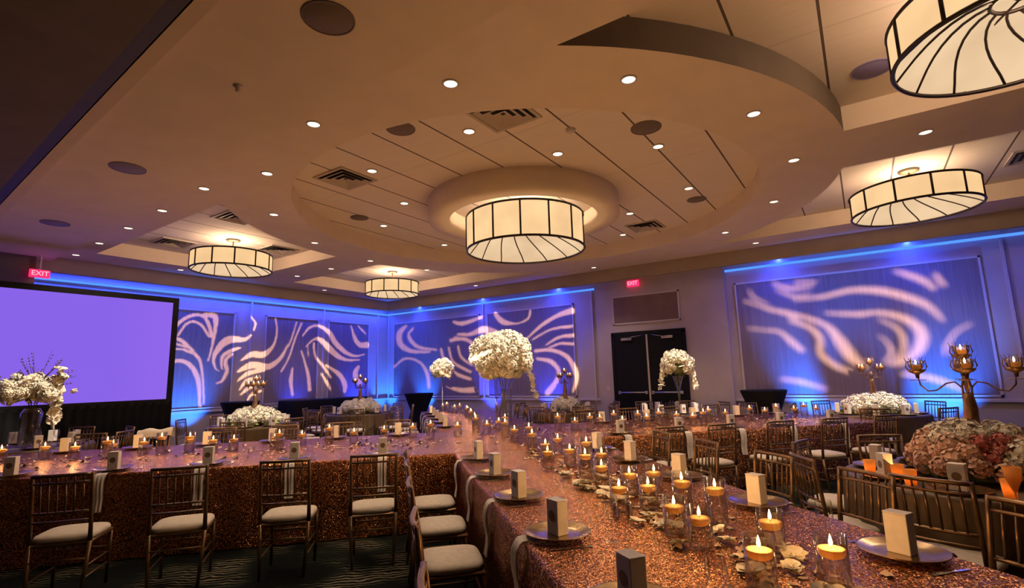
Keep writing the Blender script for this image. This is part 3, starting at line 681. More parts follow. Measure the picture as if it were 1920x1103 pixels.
# white cloth thrown over a chair back behind the left cross table
m=MB(); vs=[]; prof=[(-.05,-.12),(-.045,-.05),(-.03,-.005),(0,.012),(.03,-.005),(.045,-.05),(.05,-.10)]
for j,(u,z) in enumerate(prof):
    for k in range(13): x=-.22+.44*k/12; vs.append((x,u+.004*sin(k*1.7),z+.014*sin(k*.9+j*.2)+(.02*sin(k*.5) if j in(0,6) else 0)))
m.add(vs,[(j*13+k,j*13+k+1,(j+1)*13+k+1,(j+1)*13+k) for j in range(6) for k in range(12)],True)
x,y=F(8.455,-3.3); tag(m.obj('draped_cloth',M['napkin'],None,(x,y,.935),yaw(AD+pi)),'white cloth thrown over a chair back before the black screen skirt','cloth')
# loose petals strewn along the middle of the tables
def petals(s0,s1,t0,t1,n,label,seed,r=.02,axis='s'):
    rnd=random.Random(seed); m=MB()
    for _ in range(n):
        s=rnd.uniform(s0,s1); t=rnd.uniform(t0,t1)
        u=rnd.gauss(0,.35)
        if axis=='s': t=(t0+t1)/2+u*(t1-t0)/2
        else: s=(s0+s1)/2+u*(s1-s0)/2
        if not(s0<s<s1 and t0<t<t1): continue
        x,y=F(s,t); a=rnd.uniform(0,6.28); q=r*rnd.uniform(.7,1.3); up=rnd.uniform(.15,.9)*q; z=TZ+.002
        ca,sa=cos(a),sin(a); P=[(-q,0,up),(-.4*q,-.7*q,.1*up),(.8*q,-.35*q,.3*up),(q,.1*q,up*.8),(.5*q,.7*q,.25*up),(-.5*q,.65*q,.2*up),(0,0,0)]
        m.add([(x+p[0]*ca-p[1]*sa,y+p[0]*sa+p[1]*ca,z+p[2]) for p in P],[(6,0,1),(6,1,2),(6,2,3),(6,3,4),(6,4,5),(6,5,0)],True)
    return tag(m.obj('loose_petals',M['loosepetal']),label,'petals',None,'stuff')
petals(.7,5.6,1.15,1.85,300,'ivory petals strewn between the candle cylinders down the front of the diagonal table',11,.026)
petals(5.8,7.8,-4.4,2.2,260,'ivory petals strewn along the middle of the left cross table',12,.03,'t')
petals(6.5,8.1,2.5,6.9,150,'ivory petals strewn along the middle of the right cross table',13,.026,'t')
petals(8,12.7,1.1,1.9,160,'ivory petals strewn along the far half of the diagonal table',14,.028)
# salt and pepper
for i,(x,y) in enumerate(((2.81,1.24),(2.86,1.18))):
    p=MB().lathe([(1e-4,0),(.019,.001),(.019,.006),(.015,.02),(.018,.045),(.016,.06),(.017,.066),(.012,.078),(1e-4,.082)],18).obj('shaker',M['silver'],None,(x,y,TZ))
    tag(p,('steel salt shaker beside the front candles, the left of the pair','steel pepper shaker beside the front candles, the right of the pair')[i],'shaker','salt and pepper pair')
# ---------------------------------------------------------------- flowers
def bloom_mesh(name,mt,r,n=46,seed=1,pet=.34,flat=1):
    rnd=random.Random(seed); m=MB(); ga=pi*(3-math.sqrt(5))
    m.ball((0,0,0),r*.62,8,6)
    for k in range(n):
        z=1-2*(k+.5)/n; rr=math.sqrt(1-z*z); a=ga*k; d=Vector((rr*cos(a),rr*sin(a),z))
        d=(d+Vector((rnd.uniform(-.2,.2),)*3)).normalized()
        u=d.orthogonal().normalized(); v=d.cross(u); q=rnd.uniform(0,6.28); u,v=u*cos(q)+v*sin(q),v*cos(q)-u*sin(q)
        c=d*r*rnd.uniform(.86,1.0); w=r*pet*rnd.uniform(.8,1.2)
        m.add([c+u*w+d*w*.45,c+v*w*.8+d*w*.2,c-u*w+d*w*.35,c-v*w*.8+d*w*.25,c-d*w*.35],[(4,0,1),(4,1,2),(4,2,3),(4,3,0)],True)
    return m.mesh(name,mt)
BL={'w1':bloom_mesh('bloom',M['petal'],.085,110,1,.22),'w2':bloom_mesh('bloom',M['petal'],.085,84,2,.26),'b1':bloom_mesh('bloom',M['blush'],.072,70,3,.30),'r1':bloom_mesh('bloom',M['rose'],.058,60,4,.30),'o1':bloom_mesh('orchid_bloom',M['petal'],.05,9,5,.85)}
def orchid_mesh(r=.05):
    m=MB()
    for k,(w,l,el) in enumerate(((1,1,.35),(.75,1,.15),(1,1,.35),(.75,1,.15),(.75,1,.15))):
        a=2*pi*k/5; ca,sa=cos(a),sin(a); vs=[]; n=6
        for i in range(n+1):
            u=i/n; ww=w*.62*r*math.sin(pi*min(1,.12+.88*u))**.7
            for j in (-2,-1,0,1,2):
                v=j/2; x=u*l*r; y=v*ww; z=r*(el*u*(1.4-u)+.22*v*v-.05)
                vs.append((x*ca-y*sa,x*sa+y*ca,z))
        m.add(vs,[(i*5+j,(i+1)*5+j,(i+1)*5+j+1,i*5+j+1) for i in range(n) for j in range(4)],True)
    m.ball((0,0,r*.12),r*.16,8,5)
    return m.mesh('orchid_bloom',M['petal'])
BL['o1']=orchid_mesh(.058)
lm=MB()
for k in range(7):
    a=2*pi*k/7; q=Vector((cos(a),sin(a),.25)); t=Vector((-sin(a),cos(a),0))
    lm.add([(0,0,0),q*.05+t*.022,q*.11,q*.05-t*.022],[(0,1,2,3)],True)
LEAF=lm.mesh('leaves',M['green'])
def inst(name,me,parent,loc,sc=1,rot=None):
    o=bpy.data.objects.new(name,me); COL.objects.link(o); o.parent=parent; o.location=loc; o.scale=(sc,)*3
    o.rotation_euler=rot or (random.uniform(0,6.28),random.uniform(0,6.28),random.uniform(0,6.28)); return o
def arrangement(loc,label,cat='flowers',group=None,name='flower_arrangement'): return empty(name,loc,0,label,cat,group)
def dome(root,rx,rz,n,kinds,zc=0,zmin=-.3,sc=1.0,leaves=8):
    ga=pi*(3-math.sqrt(5)); N=int(n/(.5*(1-zmin))); c=0
    for k in range(N):
        z=1-2*(k+.5)/N
        if z<zmin: break
        rr=math.sqrt(max(0,1-z*z)); a=ga*k; j=random.uniform(.90,1.06)
        kd=random.choice(kinds); inst('bloom' if kd!='o1' else 'orchid_bloom',BL[kd],root,(rx*rr*cos(a)*j,rx*rr*sin(a)*j,zc+rz*z*j),sc*random.uniform(.85,1.2)); c+=1
    for k in range(leaves):
        a=random.uniform(0,6.28); z=random.uniform(zmin-.1,.2); rr=math.sqrt(1-z*z)
        inst('leaves',LEAF,root,(rx*rr*cos(a)*1.0,rx*rr*sin(a),zc+rz*z-.02),1.2*sc)
    return c
# core of moss under the blooms
def core(root,rx,rz,zc): 
    MB().lathe([(rx*sin(pi*j/8)+1e-4,zc-rz*cos(pi*j/8)) for j in range(9)],18).obj('moss_core',M['green'],root)
# 1 the great dome on a tall glass cylinder bundle
fx,fy=8.16,5.77
v=MB().lathe([(1e-4,.005),(.15,.005),(.155,.01),(.16,.4),(.17,.80),(.20,.88),(.195,.88),(.165,.79),(.155,.4),(.148,.02),(1e-4,.02)],32).obj('tall_glass_vase',M['glass'],None,(fx,fy,TZ))
tag(v,'tall clear glass vase under the great dome of white flowers, beyond the crossing','vase')
MB().lathe([(1e-4,.02),(.148,.02),(.152,.4),(.155,.55),(1e-4,.55)],24).obj('water',M['water'],v)
st=MB()
for k in range(9):
    a=2*pi*k/9; st.tube([(.10*cos(a),.10*sin(a),.03),(.03*cos(a+2),.03*sin(a+2),.45),(.12*cos(a+3),.12*sin(a+3),.95)],.006,5)
d=arrangement((fx,fy,TZ),'great dome of white hydrangeas trailing orchids, standing tallest beyond the crossing')
st.obj('stems',M['green'],d)
core(d,.40,.26,1.18); dome(d,.52,.40,99,['w1','w2'],1.18,-.9,1.25,0)
for k in range(12):
    a=-0.9+random.uniform(-.35,.35); q=.50+.012*k; inst('orchid_bloom',BL['o1'],d,(q*cos(a)*.8+RX.x*.12,q*sin(a)*.8+RX.y*.12,.98-.052*k),1.15)
hd=[]
for k in range(44):
    s_=1.42+k*.062+random.uniform(-.04,.04); t_=1.47+random.choice((-1,1))*random.uniform(.03,.18)-.02*(k%3); x,y=F(s_,t_)
    if all(math.hypot(x-a,y-b)>.085 for a,b,_ in front): hd.append((s_,x,y))
hd.sort()
for i,(s_,x,y) in enumerate(hd):
    o=bpy.data.objects.new('orchid_head',BL['o1']); COL.objects.link(o); o.location=(x,y,TZ+.012); o.scale=(random.uniform(.75,1.05),)*3; o.rotation_euler=(random.uniform(-.25,.25),random.uniform(-.25,.25),random.uniform(0,6))
    tag(o,'cream orchid head lying among front candle cylinders, %s'%nth(i,len(hd),'near','far'),'flower','orchid heads on the front table')
# 2 white orchid spray on a trumpet vase by the doors
tx,ty=10.1,3.02
t=MB().lathe([(.09,0),(.085,.012),(.02,.03),(.016,.2),(.03,.40),(.075,.60),(.11,.68),(.105,.68),(.07,.60),(.02,.40),(.01,.2)],28).obj('trumpet_vase',M['glass'],None,(tx,ty,TZ+.02)); tag(t,'clear trumpet vase carrying a white orchid ball in front of the dark double door','vase')
d=arrangement((tx,ty,TZ+.02),'white orchid ball on the trumpet vase in front of the dark double door')
core(d,.16,.14,.86); dome(d,.24,.24,46,['o1','w2'],.90,-.5,1.0,5)
for q,sg in ((0,1),(1,-1)):
    for k in range(9):
        inst('orchid_bloom',BL['o1'],d,(RX.x*sg*(.24+.012*k),RX.y*sg*(.24+.012*k),.92-.055*k),1.25)
st=MB(); 
for k in range(5): a=2*pi*k/5; st.tube([(.012*cos(a),.012*sin(a),.05),(.02*cos(a+1),.02*sin(a+1),.45),(.05*cos(a),.05*sin(a),.8)],.004,5)
st.obj('stems',M['green'],d)
# 3 loose orchid and branch arrangement left, before the screen
lx,ly=2.32,9.75
v=MB().lathe([(1e-4,.005),(.10,.005),(.105,.012),(.12,.25),(.125,.45),(.085,.52),(.08,.52),(.12,.44),(.115,.25),(.10,.02),(1e-4,.02)],28).obj('bottle_vase',M['glass'],None,(lx,ly,TZ)); tag(v,'wide glass vase of dark stems at the far left in front of the violet screen','vase')
MB().lathe([(1e-4,.02),(.098,.02),(.112,.22),(1e-4,.22)],24).obj('water',M['water'],v)
d=arrangement((lx,ly,TZ),'loose white orchid and twig arrangement at the far left in front of the violet screen')
st=MB()
for k in range(8): a=2*pi*k/8; st.tube([(.05*cos(a),.05*sin(a),.03),(.02*cos(a+2),.02*sin(a+2),.45),(.10*cos(a),.10*sin(a),.72)],.006,5)
st.obj('stems',M['twig'],d)
core(d,.13,.06,.80)
for k in range(78):
    a=random.uniform(0,6.28); rr=abs(random.gauss(0,.21)); z=.83+random.gauss(0,.085)-.25*rr*rr
    inst('bloom',BL[random.choice(['w2','o1','w1'])],d,(rr*cos(a),rr*sin(a),z),random.uniform(.8,1.15))
for k in range(16):
    inst('orchid_bloom',BL['o1'],d,(RX.x*(.34+.02*random.uniform(-2,2)),RX.y*(.34+.02*random.uniform(-2,2)),1.06-.05*k),1.45)
for k in range(10):
    inst('orchid_bloom',BL['o1'],d,(-RX.x*(.30+.03*k),-RX.y*(.30+.03*k),.86-.015*k+random.gauss(0,.04)),1.2)
tw=MB()
for k in range(26):
    a=random.uniform(-1,1)*1.4+ (0 if k%2 else pi); u=Vector((RX.x*cos(a),RX.y*cos(a),abs(sin(a))*.8+.05)); L=random.uniform(.35,.62); z0=.8
    p0=Vector((0,0,z0)); j=Vector((random.uniform(-.05,.05),random.uniform(-.1,.1),random.uniform(-.05,.05)))
    tw.tube([p0+u*.1,p0+u*L*.6+j,p0+u*L+j*2],[.005,.0035,.0015],4)
    for q in range(4): tw.ball(p0+u*L*(.65+.1*q)+j,.010,5,4)
tw.obj('twigs',M['twig'],d)
# 4 white hydrangea ball left of the great dome, on a slim stand
bx_,by_=9.35,8.55
sx_,sy_=10.1,9.05
s=empty('flower_stand',(sx_,sy_,0),0,'slim glass flower stand left of the great white dome, by the black high table','stand')
MB().lathe([(.16,0),(.155,.02),(.02,.03),(.02,.05)],24).obj('base',M['metal'],s); MB().tube([(0,0,.04),(0,0,1.66)],.014,8).obj('pole',M['metal'],s)
MB().lathe([(.02,1.6),(.10,1.66),(.11,1.70),(.105,1.70),(.02,1.62)],20).obj('bowl',M['metal'],s)
d=arrangement((sx_,sy_,1.66),'smaller white hydrangea ball left of the great white dome'); core(d,.17,.16,.10); dome(d,.23,.22,40,['w1','w2'],.12,-.7,.95,4)
# ---------------------------------------------------------------- candelabra
def mk_candelabrum(h=.88):
    c=empty('candelabrum',(0,0,0),0,'x','candelabrum')
    MB().lathe([(.09,0),(.10,.02),(.08,.035),(.066,.06)],24).obj('base',M['iron'],c)
    tr=MB(); tr.tube([(.004*sin(k*1.7),.004*cos(k*2.1),.03+ (h-.33)*k/10) for k in range(11)],[.066,.064,.061,.058,.055,.051,.048,.045,.041,.037,.030],14)
    for k in range(6):
        a=k*pi/3; tr.tube([(.024*cos(a),.024*sin(a),h-.36),(.030*cos(a+.5),.030*sin(a+.5),h-.26),(.012*cos(a),.012*sin(a),h-.18)],.007,5)
    tr.obj('trunk',M['iron'],c)
    spots=[(0,0,h-.06,0)]
    for k in range(4):
        a=k*pi/2; R=.27 if k%2==0 else .13; zz=h-.16
        if k%2==0: pts=[(.02,h-.27),(.06,h-.22),(.11,h-.23),(.17,h-.28),(.22,h-.285),(.26,h-.24),(R,zz)]
        else: pts=[(.02,h-.27),(.06,h-.29),(.09,h-.28),(.125,h-.24),(R,zz)]
        MB().tube([(r*cos(a),r*sin(a),z) for r,z in pts],.0065,6).obj('arm',M['iron'],c); spots.append((R*cos(a),R*sin(a),zz,1))
    for (x,y,z,k) in spots:
        b=MB(); b.lathe([(1e-4,-.03),(.010,-.03),(.014,.0),(.04,.012),(.055,.035),(.052,.037),(.036,.016),(1e-4,.008)],16,(x,y,z))
        if k: b.lathe([(.008,-.045),(.05,-.045),(.05,-.041),(.008,-.041)],14,(x,y,z))
        for q in range(6):
            a=q*pi/3; b.tube([(x+.045*cos(a),y+.045*sin(a),z+.02),(x+.064*cos(a),y+.064*sin(a),z+.055),(x+.055*cos(a),y+.055*sin(a),z+.09),(x+.068*cos(a+.12),y+.068*sin(a+.12),z+.125)],[.006,.005,.004,.002],5)
        cu=b.obj('thorn_cup',M['iron'],c); MB().lathe([(1e-4,.02),(.034,.03),(.05,.06),(.052,.10),(.050,.10),(.046,.06),(.03,.035)],16,(x,y,z)).obj('glass_cup',M['glass'],cu)
    c['spots']=1
    return reg(c),spots
CB,CSP=mk_candelabrum(); cbused=[0]
def mk_votive_candle():
    c=MB().lathe([(1e-4,0),(.018,0),(.030,.008),(.033,.022),(.026,.034),(1e-4,.036)],16).obj('votive_candle',M['wax']); tag(c,'x','candle'); MB().lathe([(1e-4,.036),(.0055,.044),(.0058,.052),(.002,.068),(1e-4,.073)],8).obj('flame',M['flame'],c); reg(c); return c
VC=mk_votive_candle(); vcused=[0]
def candelabrum(x,y,z,rz,label,short,lit=.25):
    if not cbused[0]: cbused[0]=1; CB.location=(x,y,z); CB.rotation_euler=(0,0,rz); CB['label']=label; CB['group']='bronze candelabra'
    else: dup(CB,(x,y,z),rz,label,'bronze candelabra')
    ps=[]
    for (a,b,c,k) in CSP: ps.append((x+a*cos(rz)-b*sin(rz),y+a*sin(rz)+b*cos(rz),z+c+.036))
    ps.sort(key=lambda p:side(*p))
    for i,p in enumerate(ps):
        lab='round ivory candle in cup of %s, %s'%(short,nth(i,5)); g='candles of the '+short
        if not vcused[0]: vcused[0]=1; VC.location=p; VC['label']=lab; VC['group']=g
        else: dup(VC,p,0,lab,g)
    lamp('candelabrum_glow','POINT',(x,y,z+.98),lit*2.5,(1,.55,.22),.06)
# ---------------------------------------------------------------- round tables
def round_table(x,y,r,where,seed,nch,skip=(),flowers=None,cand=None,candrz=0,h=.76,a0=0,chairs=True,places=6,pl_full=False,sett=True,cr=.24):
    t=empty('round_table',(x,y,0),0,'round banquet table '+where,'table','round banquet tables')
    MB().lathe([(1e-4,h-.04),(r-.03,h-.04),(r-.03,h-.012),(1e-4,h-.012)],40).obj('tabletop',M['twig'],t)
    for k in range(4): a=k*pi/2+.4; MB().tube([(.5*r*cos(a),.5*r*sin(a),.01),(.5*r*cos(a),.5*r*sin(a),h-.05)],.016,8).obj('leg',M['metal'],t)
    rnd=random.Random(seed); n=160; lev=[(h,-.01,0),(h-.006,.0,0),(h-.03,.006,.1),(h-.2,.012,.6),(h-.5,.02,1),(.012,.03,1.2)]; vs=[];fs=[]
    for z,o,am in lev:
        for k in range(n): a=2*pi*k/n; q=r+o+.016*am*(sin(a*26+seed)+.4*sin(a*11)); vs.append((q*cos(a),q*sin(a),z))
    for l in range(len(lev)-1):
        for k in range(n): fs.append((l*n+k,l*n+(k+1)%n,(l+1)*n+(k+1)%n,(l+1)*n+k))
    m=MB(); m.add(vs,fs,True); m.add(vs[:n],[tuple(range(n))],False); o=m.obj('round_tablecloth',M['linen'],None,(x,y,0)); tag(o,'bronze satin cloth over the round table '+where,'tablecloth','bronze round tablecloths')
    if chairs:
        lst=[]
        for k in range(nch):
            if k in skip: continue
            a=a0+2*pi*k/nch; q=r+cr
            if free(x+q*cos(a),y+q*sin(a),(x,y)): lst.append((x+q*cos(a),y+q*sin(a),a))
        lst.sort(key=lambda p:side(p[0],p[1]))
        for i,(cx,cy_,a) in enumerate(lst): chair(cx,cy_,a+pi,CH+'round table %s, %s'%(where,nth(i,len(lst))),'chairs around the round table '+where,.10)
    lst=[]
    if sett:
        for k in range(nch):
            a=a0+2*pi*k/nch; lst.append((x+(r-.2)*cos(a),y+(r-.2)*sin(a),a))
        lst.sort(key=lambda p:side(p[0],p[1]))
        for i,(cx,cy_,a) in enumerate(lst):
            lab='round table %s, %s'%(where,nth(i,len(lst)))
            put('charger',(cx,cy_,TZ+.001),a,'bronze charger plate, '+lab,'charger plates on the round table '+where)
            put('box',(cx,cy_,TZ+.008),yaw(a+pi),'ivory favor box, '+lab,'favor boxes on the round table '+where)
            gx,gy=x+(r-.42)*cos(a+.16),y+(r-.42)*sin(a+.16)
            put('glass',(gx,gy,TZ),0,'wine glass, '+lab,'wine glasses on the round table '+where)
    if flowers:
        kinds,n,rx,rz=flowers
        vv=MB().lathe([(1e-4,0),(.12,0),(.15,.03),(.17,.09),(.165,.09),(.145,.03),(1e-4,.01)],24).obj('low_bowl',M['charger'],None,(x,y,TZ)); tag(vv,'low bronze bowl under flowers, round table '+where,'bowl','flower bowls')
        d=arrangement((x,y,TZ),'low mound of %s flowers, round table %s'%('blush and ivory' if 'b1' in kinds else 'white',where)); core(d,rx*.8,rz*.7,.10); dome(d,rx,rz,n,kinds,.08,.0,1.0,10)
    if cand: candelabrum(x,y,TZ,candrz,'bronze branch candelabrum with thorny cups, round table '+where,cand)
toview=lambda x,y: math.atan2(-y,-x)
OBST+=[(4.94,-.58,.82),(10.85,-.05,.75),(10.35,3.3,.72),(10.3,5.6,.72),(5.55,9.75,.80),(8.55,10.35,.80),(2.3,9.85,.78),(6.75,12.5,.42),(11.35,11.1,.42),(11.45,1.75,.42)]
# near right table, blush flowers and big candelabrum
NX,NY=4.94,-.58
round_table(NX,NY,.82,'nearest to viewer',3,8,(),(['b1','w1','b1','w2','w1','b1','w2','r1'],62,.36,.24),'candelabrum nearest to viewer',toview(NX,NY)+pi/2+.08,a0=math.radians(163),cr=.12)
for i,(x,y) in enumerate(((4.62,-.10),(4.42,-.16),(4.28,-.62),(4.42,-.80),(4.75,.06))):
    g=MB().lathe([(1e-4,0),(.030,0),(.032,.01),(.040,.105),(.038,.105),(.029,.014),(1e-4,.012)],20).obj('votive_glass',M['votive'],None,(x,y,TZ)); tag(g,'glowing amber votive glass at the foot of the blush flowers, %s'%nth(i,5),'votive','amber votives')
    MB().lathe([(1e-4,.05),(.005,.058),(.002,.075),(1e-4,.08)],8).obj('flame',M['flame'],g); lamp('votive_glow','POINT',(0,0,.066),E_CANDLE*1.5,(1,.5,.15),.01,parent=g)
goblet=MB().lathe([(.036,0),(.034,.004),(.006,.012),(.006,.06),(.014,.075),(.034,.13),(.044,.20),(.042,.20),(.030,.13),(.010,.08)],24).obj('amber_goblet',M['votive'],None,(4.12,-.62,TZ)); tag(goblet,'tall flared amber goblet in front of the blush flowers at the right','goblet')
W=['w1','w2','w1']
round_table(10.85,-.05,.75,'before big blue wall',5,8,(),(W,44,.42,.20),'candelabrum before big blue wall',.6)
round_table(10.35,3.3,.72,'before double door',6,8)
round_table(10.3,5.6,.72,'right of great dome',7,8,(),(W,26,.26,.16),'candelabrum right of great dome',.2)
round_table(5.55,9.75,.80,'between screen and corner',8,8,(4,),(W,44,.40,.20),'candelabrum between screen and corner',.9)
round_table(8.55,10.35,.80,'in blue corner',9,8,(),(W,44,.42,.2),'candelabrum in blue corner',.4)
round_table(2.3,9.85,.78,'at far left by screen',10,8)
g=None
# ---------------------------------------------------------------- black high tables and long bar along the walls
def high_table(x,y,r,h,label):
    m=MB(); n=80; vs=[]
    lev=[(h,0),(h-.006,.008),(h-.04,.0),(.6,-.18*r/.4),(.3,-.10),(.012,.02)]
    for z,o in lev:
        for k in range(n): a=2*pi*k/n; q=r+o+(.008*sin(a*12) if z<h-.05 else 0); vs.append((q*cos(a),q*sin(a),z))
    m.add(vs,[(l*n+k,l*n+(k+1)%n,(l+1)*n+(k+1)%n,(l+1)*n+k) for l in range(len(lev)-1) for k in range(n)],True); m.add(vs[:n],[tuple(range(n))],False)
    t=empty('high_table',(x,y,0),0,label,'table','black high tables'); m.obj('fitted_cover',M['blackcloth'],t)
high_table(6.75,12.5,.42,1.12,'high round table in a fitted black cover, left of the long black bar table')
high_table(11.35,11.1,.42,1.12,'high round table in a fitted black cover, in the blue corner')
high_table(11.45,1.75,.42,1.14,'high round table in fitted black cover, left edge of big blue wall')
cloth('bar_tablecloth',(9.35,12.75,0),0,2.5,.7,'black cloth over the long bar table below the swirl-lit left wall',M['blackcloth'],h=1.06,seed=8)
t=empty('bar_table',(9.35,12.75,0),0,'long high table under the black cloth below the swirl-lit left wall','table'); MB().box((0,0,1.03),(2.44,.64,.03)).obj('tabletop',M['twig'],t)
for a in (-1,1): MB().box((a*1.05,0,.51),(.04,.5,1.0)).obj('leg',M['metal'],t)
for i,x in enumerate((8.55,8.75,8.98,9.15,9.5)):
    put('glass',(x,12.7,1.062),0,'dark glass standing on long black bar table, %s'%nth(i,5),'glasses on the bar table')
# uplights on the floor
def uplight(x,y,tx_,ty_,tz,e,col,label,ang=66):
    u=empty('uplight',(x,y,0),math.atan2(ty_-y,tx_-x),label,'light','blue uplights')
    MB().lathe([(.075,.03),(.09,.05),(.09,.19),(.08,.20),(.07,.195),(1e-4,.19)],20).obj('housing',M['black'],u); MB().box((0,0,.02),(.16,.16,.03),bev=.004).obj('foot',M['black'],u)
    MB().lathe([(1e-4,.197),(.068,.197)],20).obj('lens',M['uplens'],u)
    lamp('uplight_lamp','SPOT',(x,y,.22),e,col,.05,(tx_,ty_,tz),ang,1.0)
uplight(5.95,12.85,5.9,13.42,1.7,E_UP*1.5,CYAN,'blue uplight on the floor right of the big screen',80)
uplight(8.7,13.2,8.8,13.42,2.4,E_UP,BLUE,'blue uplight behind the long black bar table')
uplight(10.9,12.95,10.9,13.42,2.2,E_UP*1.2,BLUE,'blue uplight on the floor left of the room corner')
uplight(11.85,13.1,12.1,13.38,2.6,E_UP*1.4,CYAN,'blue uplight in the room corner')
uplight(11.75,11.55,12.2,11.6,1.9,E_UP*1.4,CYAN,'blue uplight on the floor right of the room corner')
uplight(11.75,9.0,12.2,9.0,1.8,E_UP,BLUE,'blue uplight behind the great white dome')
uplight(11.75,7.0,12.2,7.0,1.8,E_UP,BLUE,'blue uplight left of the dark double door')
uplight(11.4,.95,12.2,.8,1.6,E_UP*1.8,CYAN,'blue uplight under the left part of the big blue wall field',78)
uplight(11.4,-1.15,12.2,-1.0,1.6,E_UP*1.8,CYAN,'blue uplight under the right part of the big blue wall field',78)
# ---------------------------------------------------------------- gobo projectors: patterned metal plates before narrow lamps
import numpy as np
SW_LEFT=[[(5.6,2.93,0.09),(5.74,3.09,0.09),(5.98,3.23,0.09),(6.21,3.21,0.09),(6.34,3.02,0.1),(6.43,2.73,0.09)],
[(5.67,2.73,0.06),(5.81,2.98,0.06),(5.99,3.07,0.06),(6.19,2.97,0.07),(6.36,2.73,0.07)],
[(6.25,3.25,0.13),(6.48,3.23,0.16),(6.5,2.91,0.11),(6.45,2.45,0.06),(6.38,2.12,0.04)],
[(5.54,2.69,0.08),(5.81,2.55,0.1),(6.04,2.31,0.09),(6.19,2.12,0.08),(6.28,1.72,0.06),(6.35,1.09,0.05)],
[(5.56,2.39,0.06),(5.78,2.39,0.06),(6,2.3,0.07)],
[(5.55,2.54,0.05),(5.81,2.46,0.05),(6.02,2.39,0.05)],
[(5.57,2.08,0.08),(5.77,2.12,0.1),(5.99,2,0.12),(6.16,1.72,0.13),(6.23,1.36,0.1),(6.26,0.98,0.07)],
[(7.41,3.29,0.06),(7.54,3.14,0.06),(7.5,2.95,0.06)],
[(7.44,2.82,0.04),(7.27,2.69,0.12),(6.89,2.67,0.22),(6.66,2.5,0.19),(6.51,2.2,0.1),(6.56,1.96,0.05),(6.66,1.87,0.02)],
[(7.16,2.47,0.05),(6.9,2.37,0.11),(6.71,2.2,0.1),(6.73,1.92,0.05)],
[(6.95,2.29,0.08),(6.8,2.13,0.11),(6.85,1.87,0.11),(6.75,1.63,0.08),(6.61,1.57,0.04)],
[(8.1,3.3,0.05),(8.16,2.96,0.06),(8.08,2.57,0.08),(7.82,2.31,0.18),(7.48,2.3,0.17),(7.21,2.14,0.04)],
[(8.5,2.59,0.05),(8.32,2.24,0.12),(7.97,1.98,0.18),(7.5,2.02,0.22),(7.14,1.85,0.06)],
[(8.75,3.25,0.04),(8.64,2.85,0.05),(8.53,2.54,0.04)],
[(8.91,3.22,0.06),(8.72,2.76,0.06),(8.56,2.24,0.06),(8.34,1.84,0.05)],
[(7.84,1.88,0.07),(7.42,1.81,0.14),(7.15,1.62,0.04)],
[(7.73,1.69,0.07),(7.39,1.62,0.11),(7.21,1.39,0.04)],
[(7.74,1.53,0.07),(7.44,1.42,0.11),(7.25,1.27,0.04)],
[(7.8,1.34,0.07),(7.54,1.26,0.09),(7.42,1.1,0.04)],
[(8.97,2.87,0.05),(9.17,3.11,0.08),(9.48,3.19,0.09),(9.86,3.01,0.17),(10.1,2.69,0.2),(10.51,2.41,0.15),(10.86,2.31,0.08),(11.2,2.37,0.04)],
[(9.09,2.56,0.05),(9.28,2.74,0.06),(9.49,2.8,0.13),(9.76,2.63,0.22),(10.11,2.35,0.2),(10.51,2.19,0.1),(11.05,2.19,0.03)],
[(9.34,2.66,0.08),(9.4,2.29,0.08),(9.69,1.98,0.1),(9.96,1.66,0.08)],
[(9.14,2.56,0.04),(9.17,2.28,0.04)],
[(8.94,2.42,0.06),(9.06,2.11,0.07),(9.19,1.71,0.12),(9.25,1.32,0.13)],
[(8.68,1.93,0.06),(8.64,1.59,0.12),(8.71,1.2,0.1)],
[(9.78,2.02,0.08),(10.25,1.75,0.16),(10.47,1.45,0.2),(10.48,1.22,0.13)],
[(9.64,1.76,0.08),(9.85,1.47,0.11),(9.98,1.24,0.09)],
[(10.67,3.25,0.05),(10.84,2.85,0.17),(11.04,2.67,0.2),(11.3,2.68,0.24)],
[(10.96,3.27,0.07),(11.23,3.06,0.07)],
[(10.99,1.97,0.13),(10.87,1.74,0.23),(11.07,1.43,0.2)]]
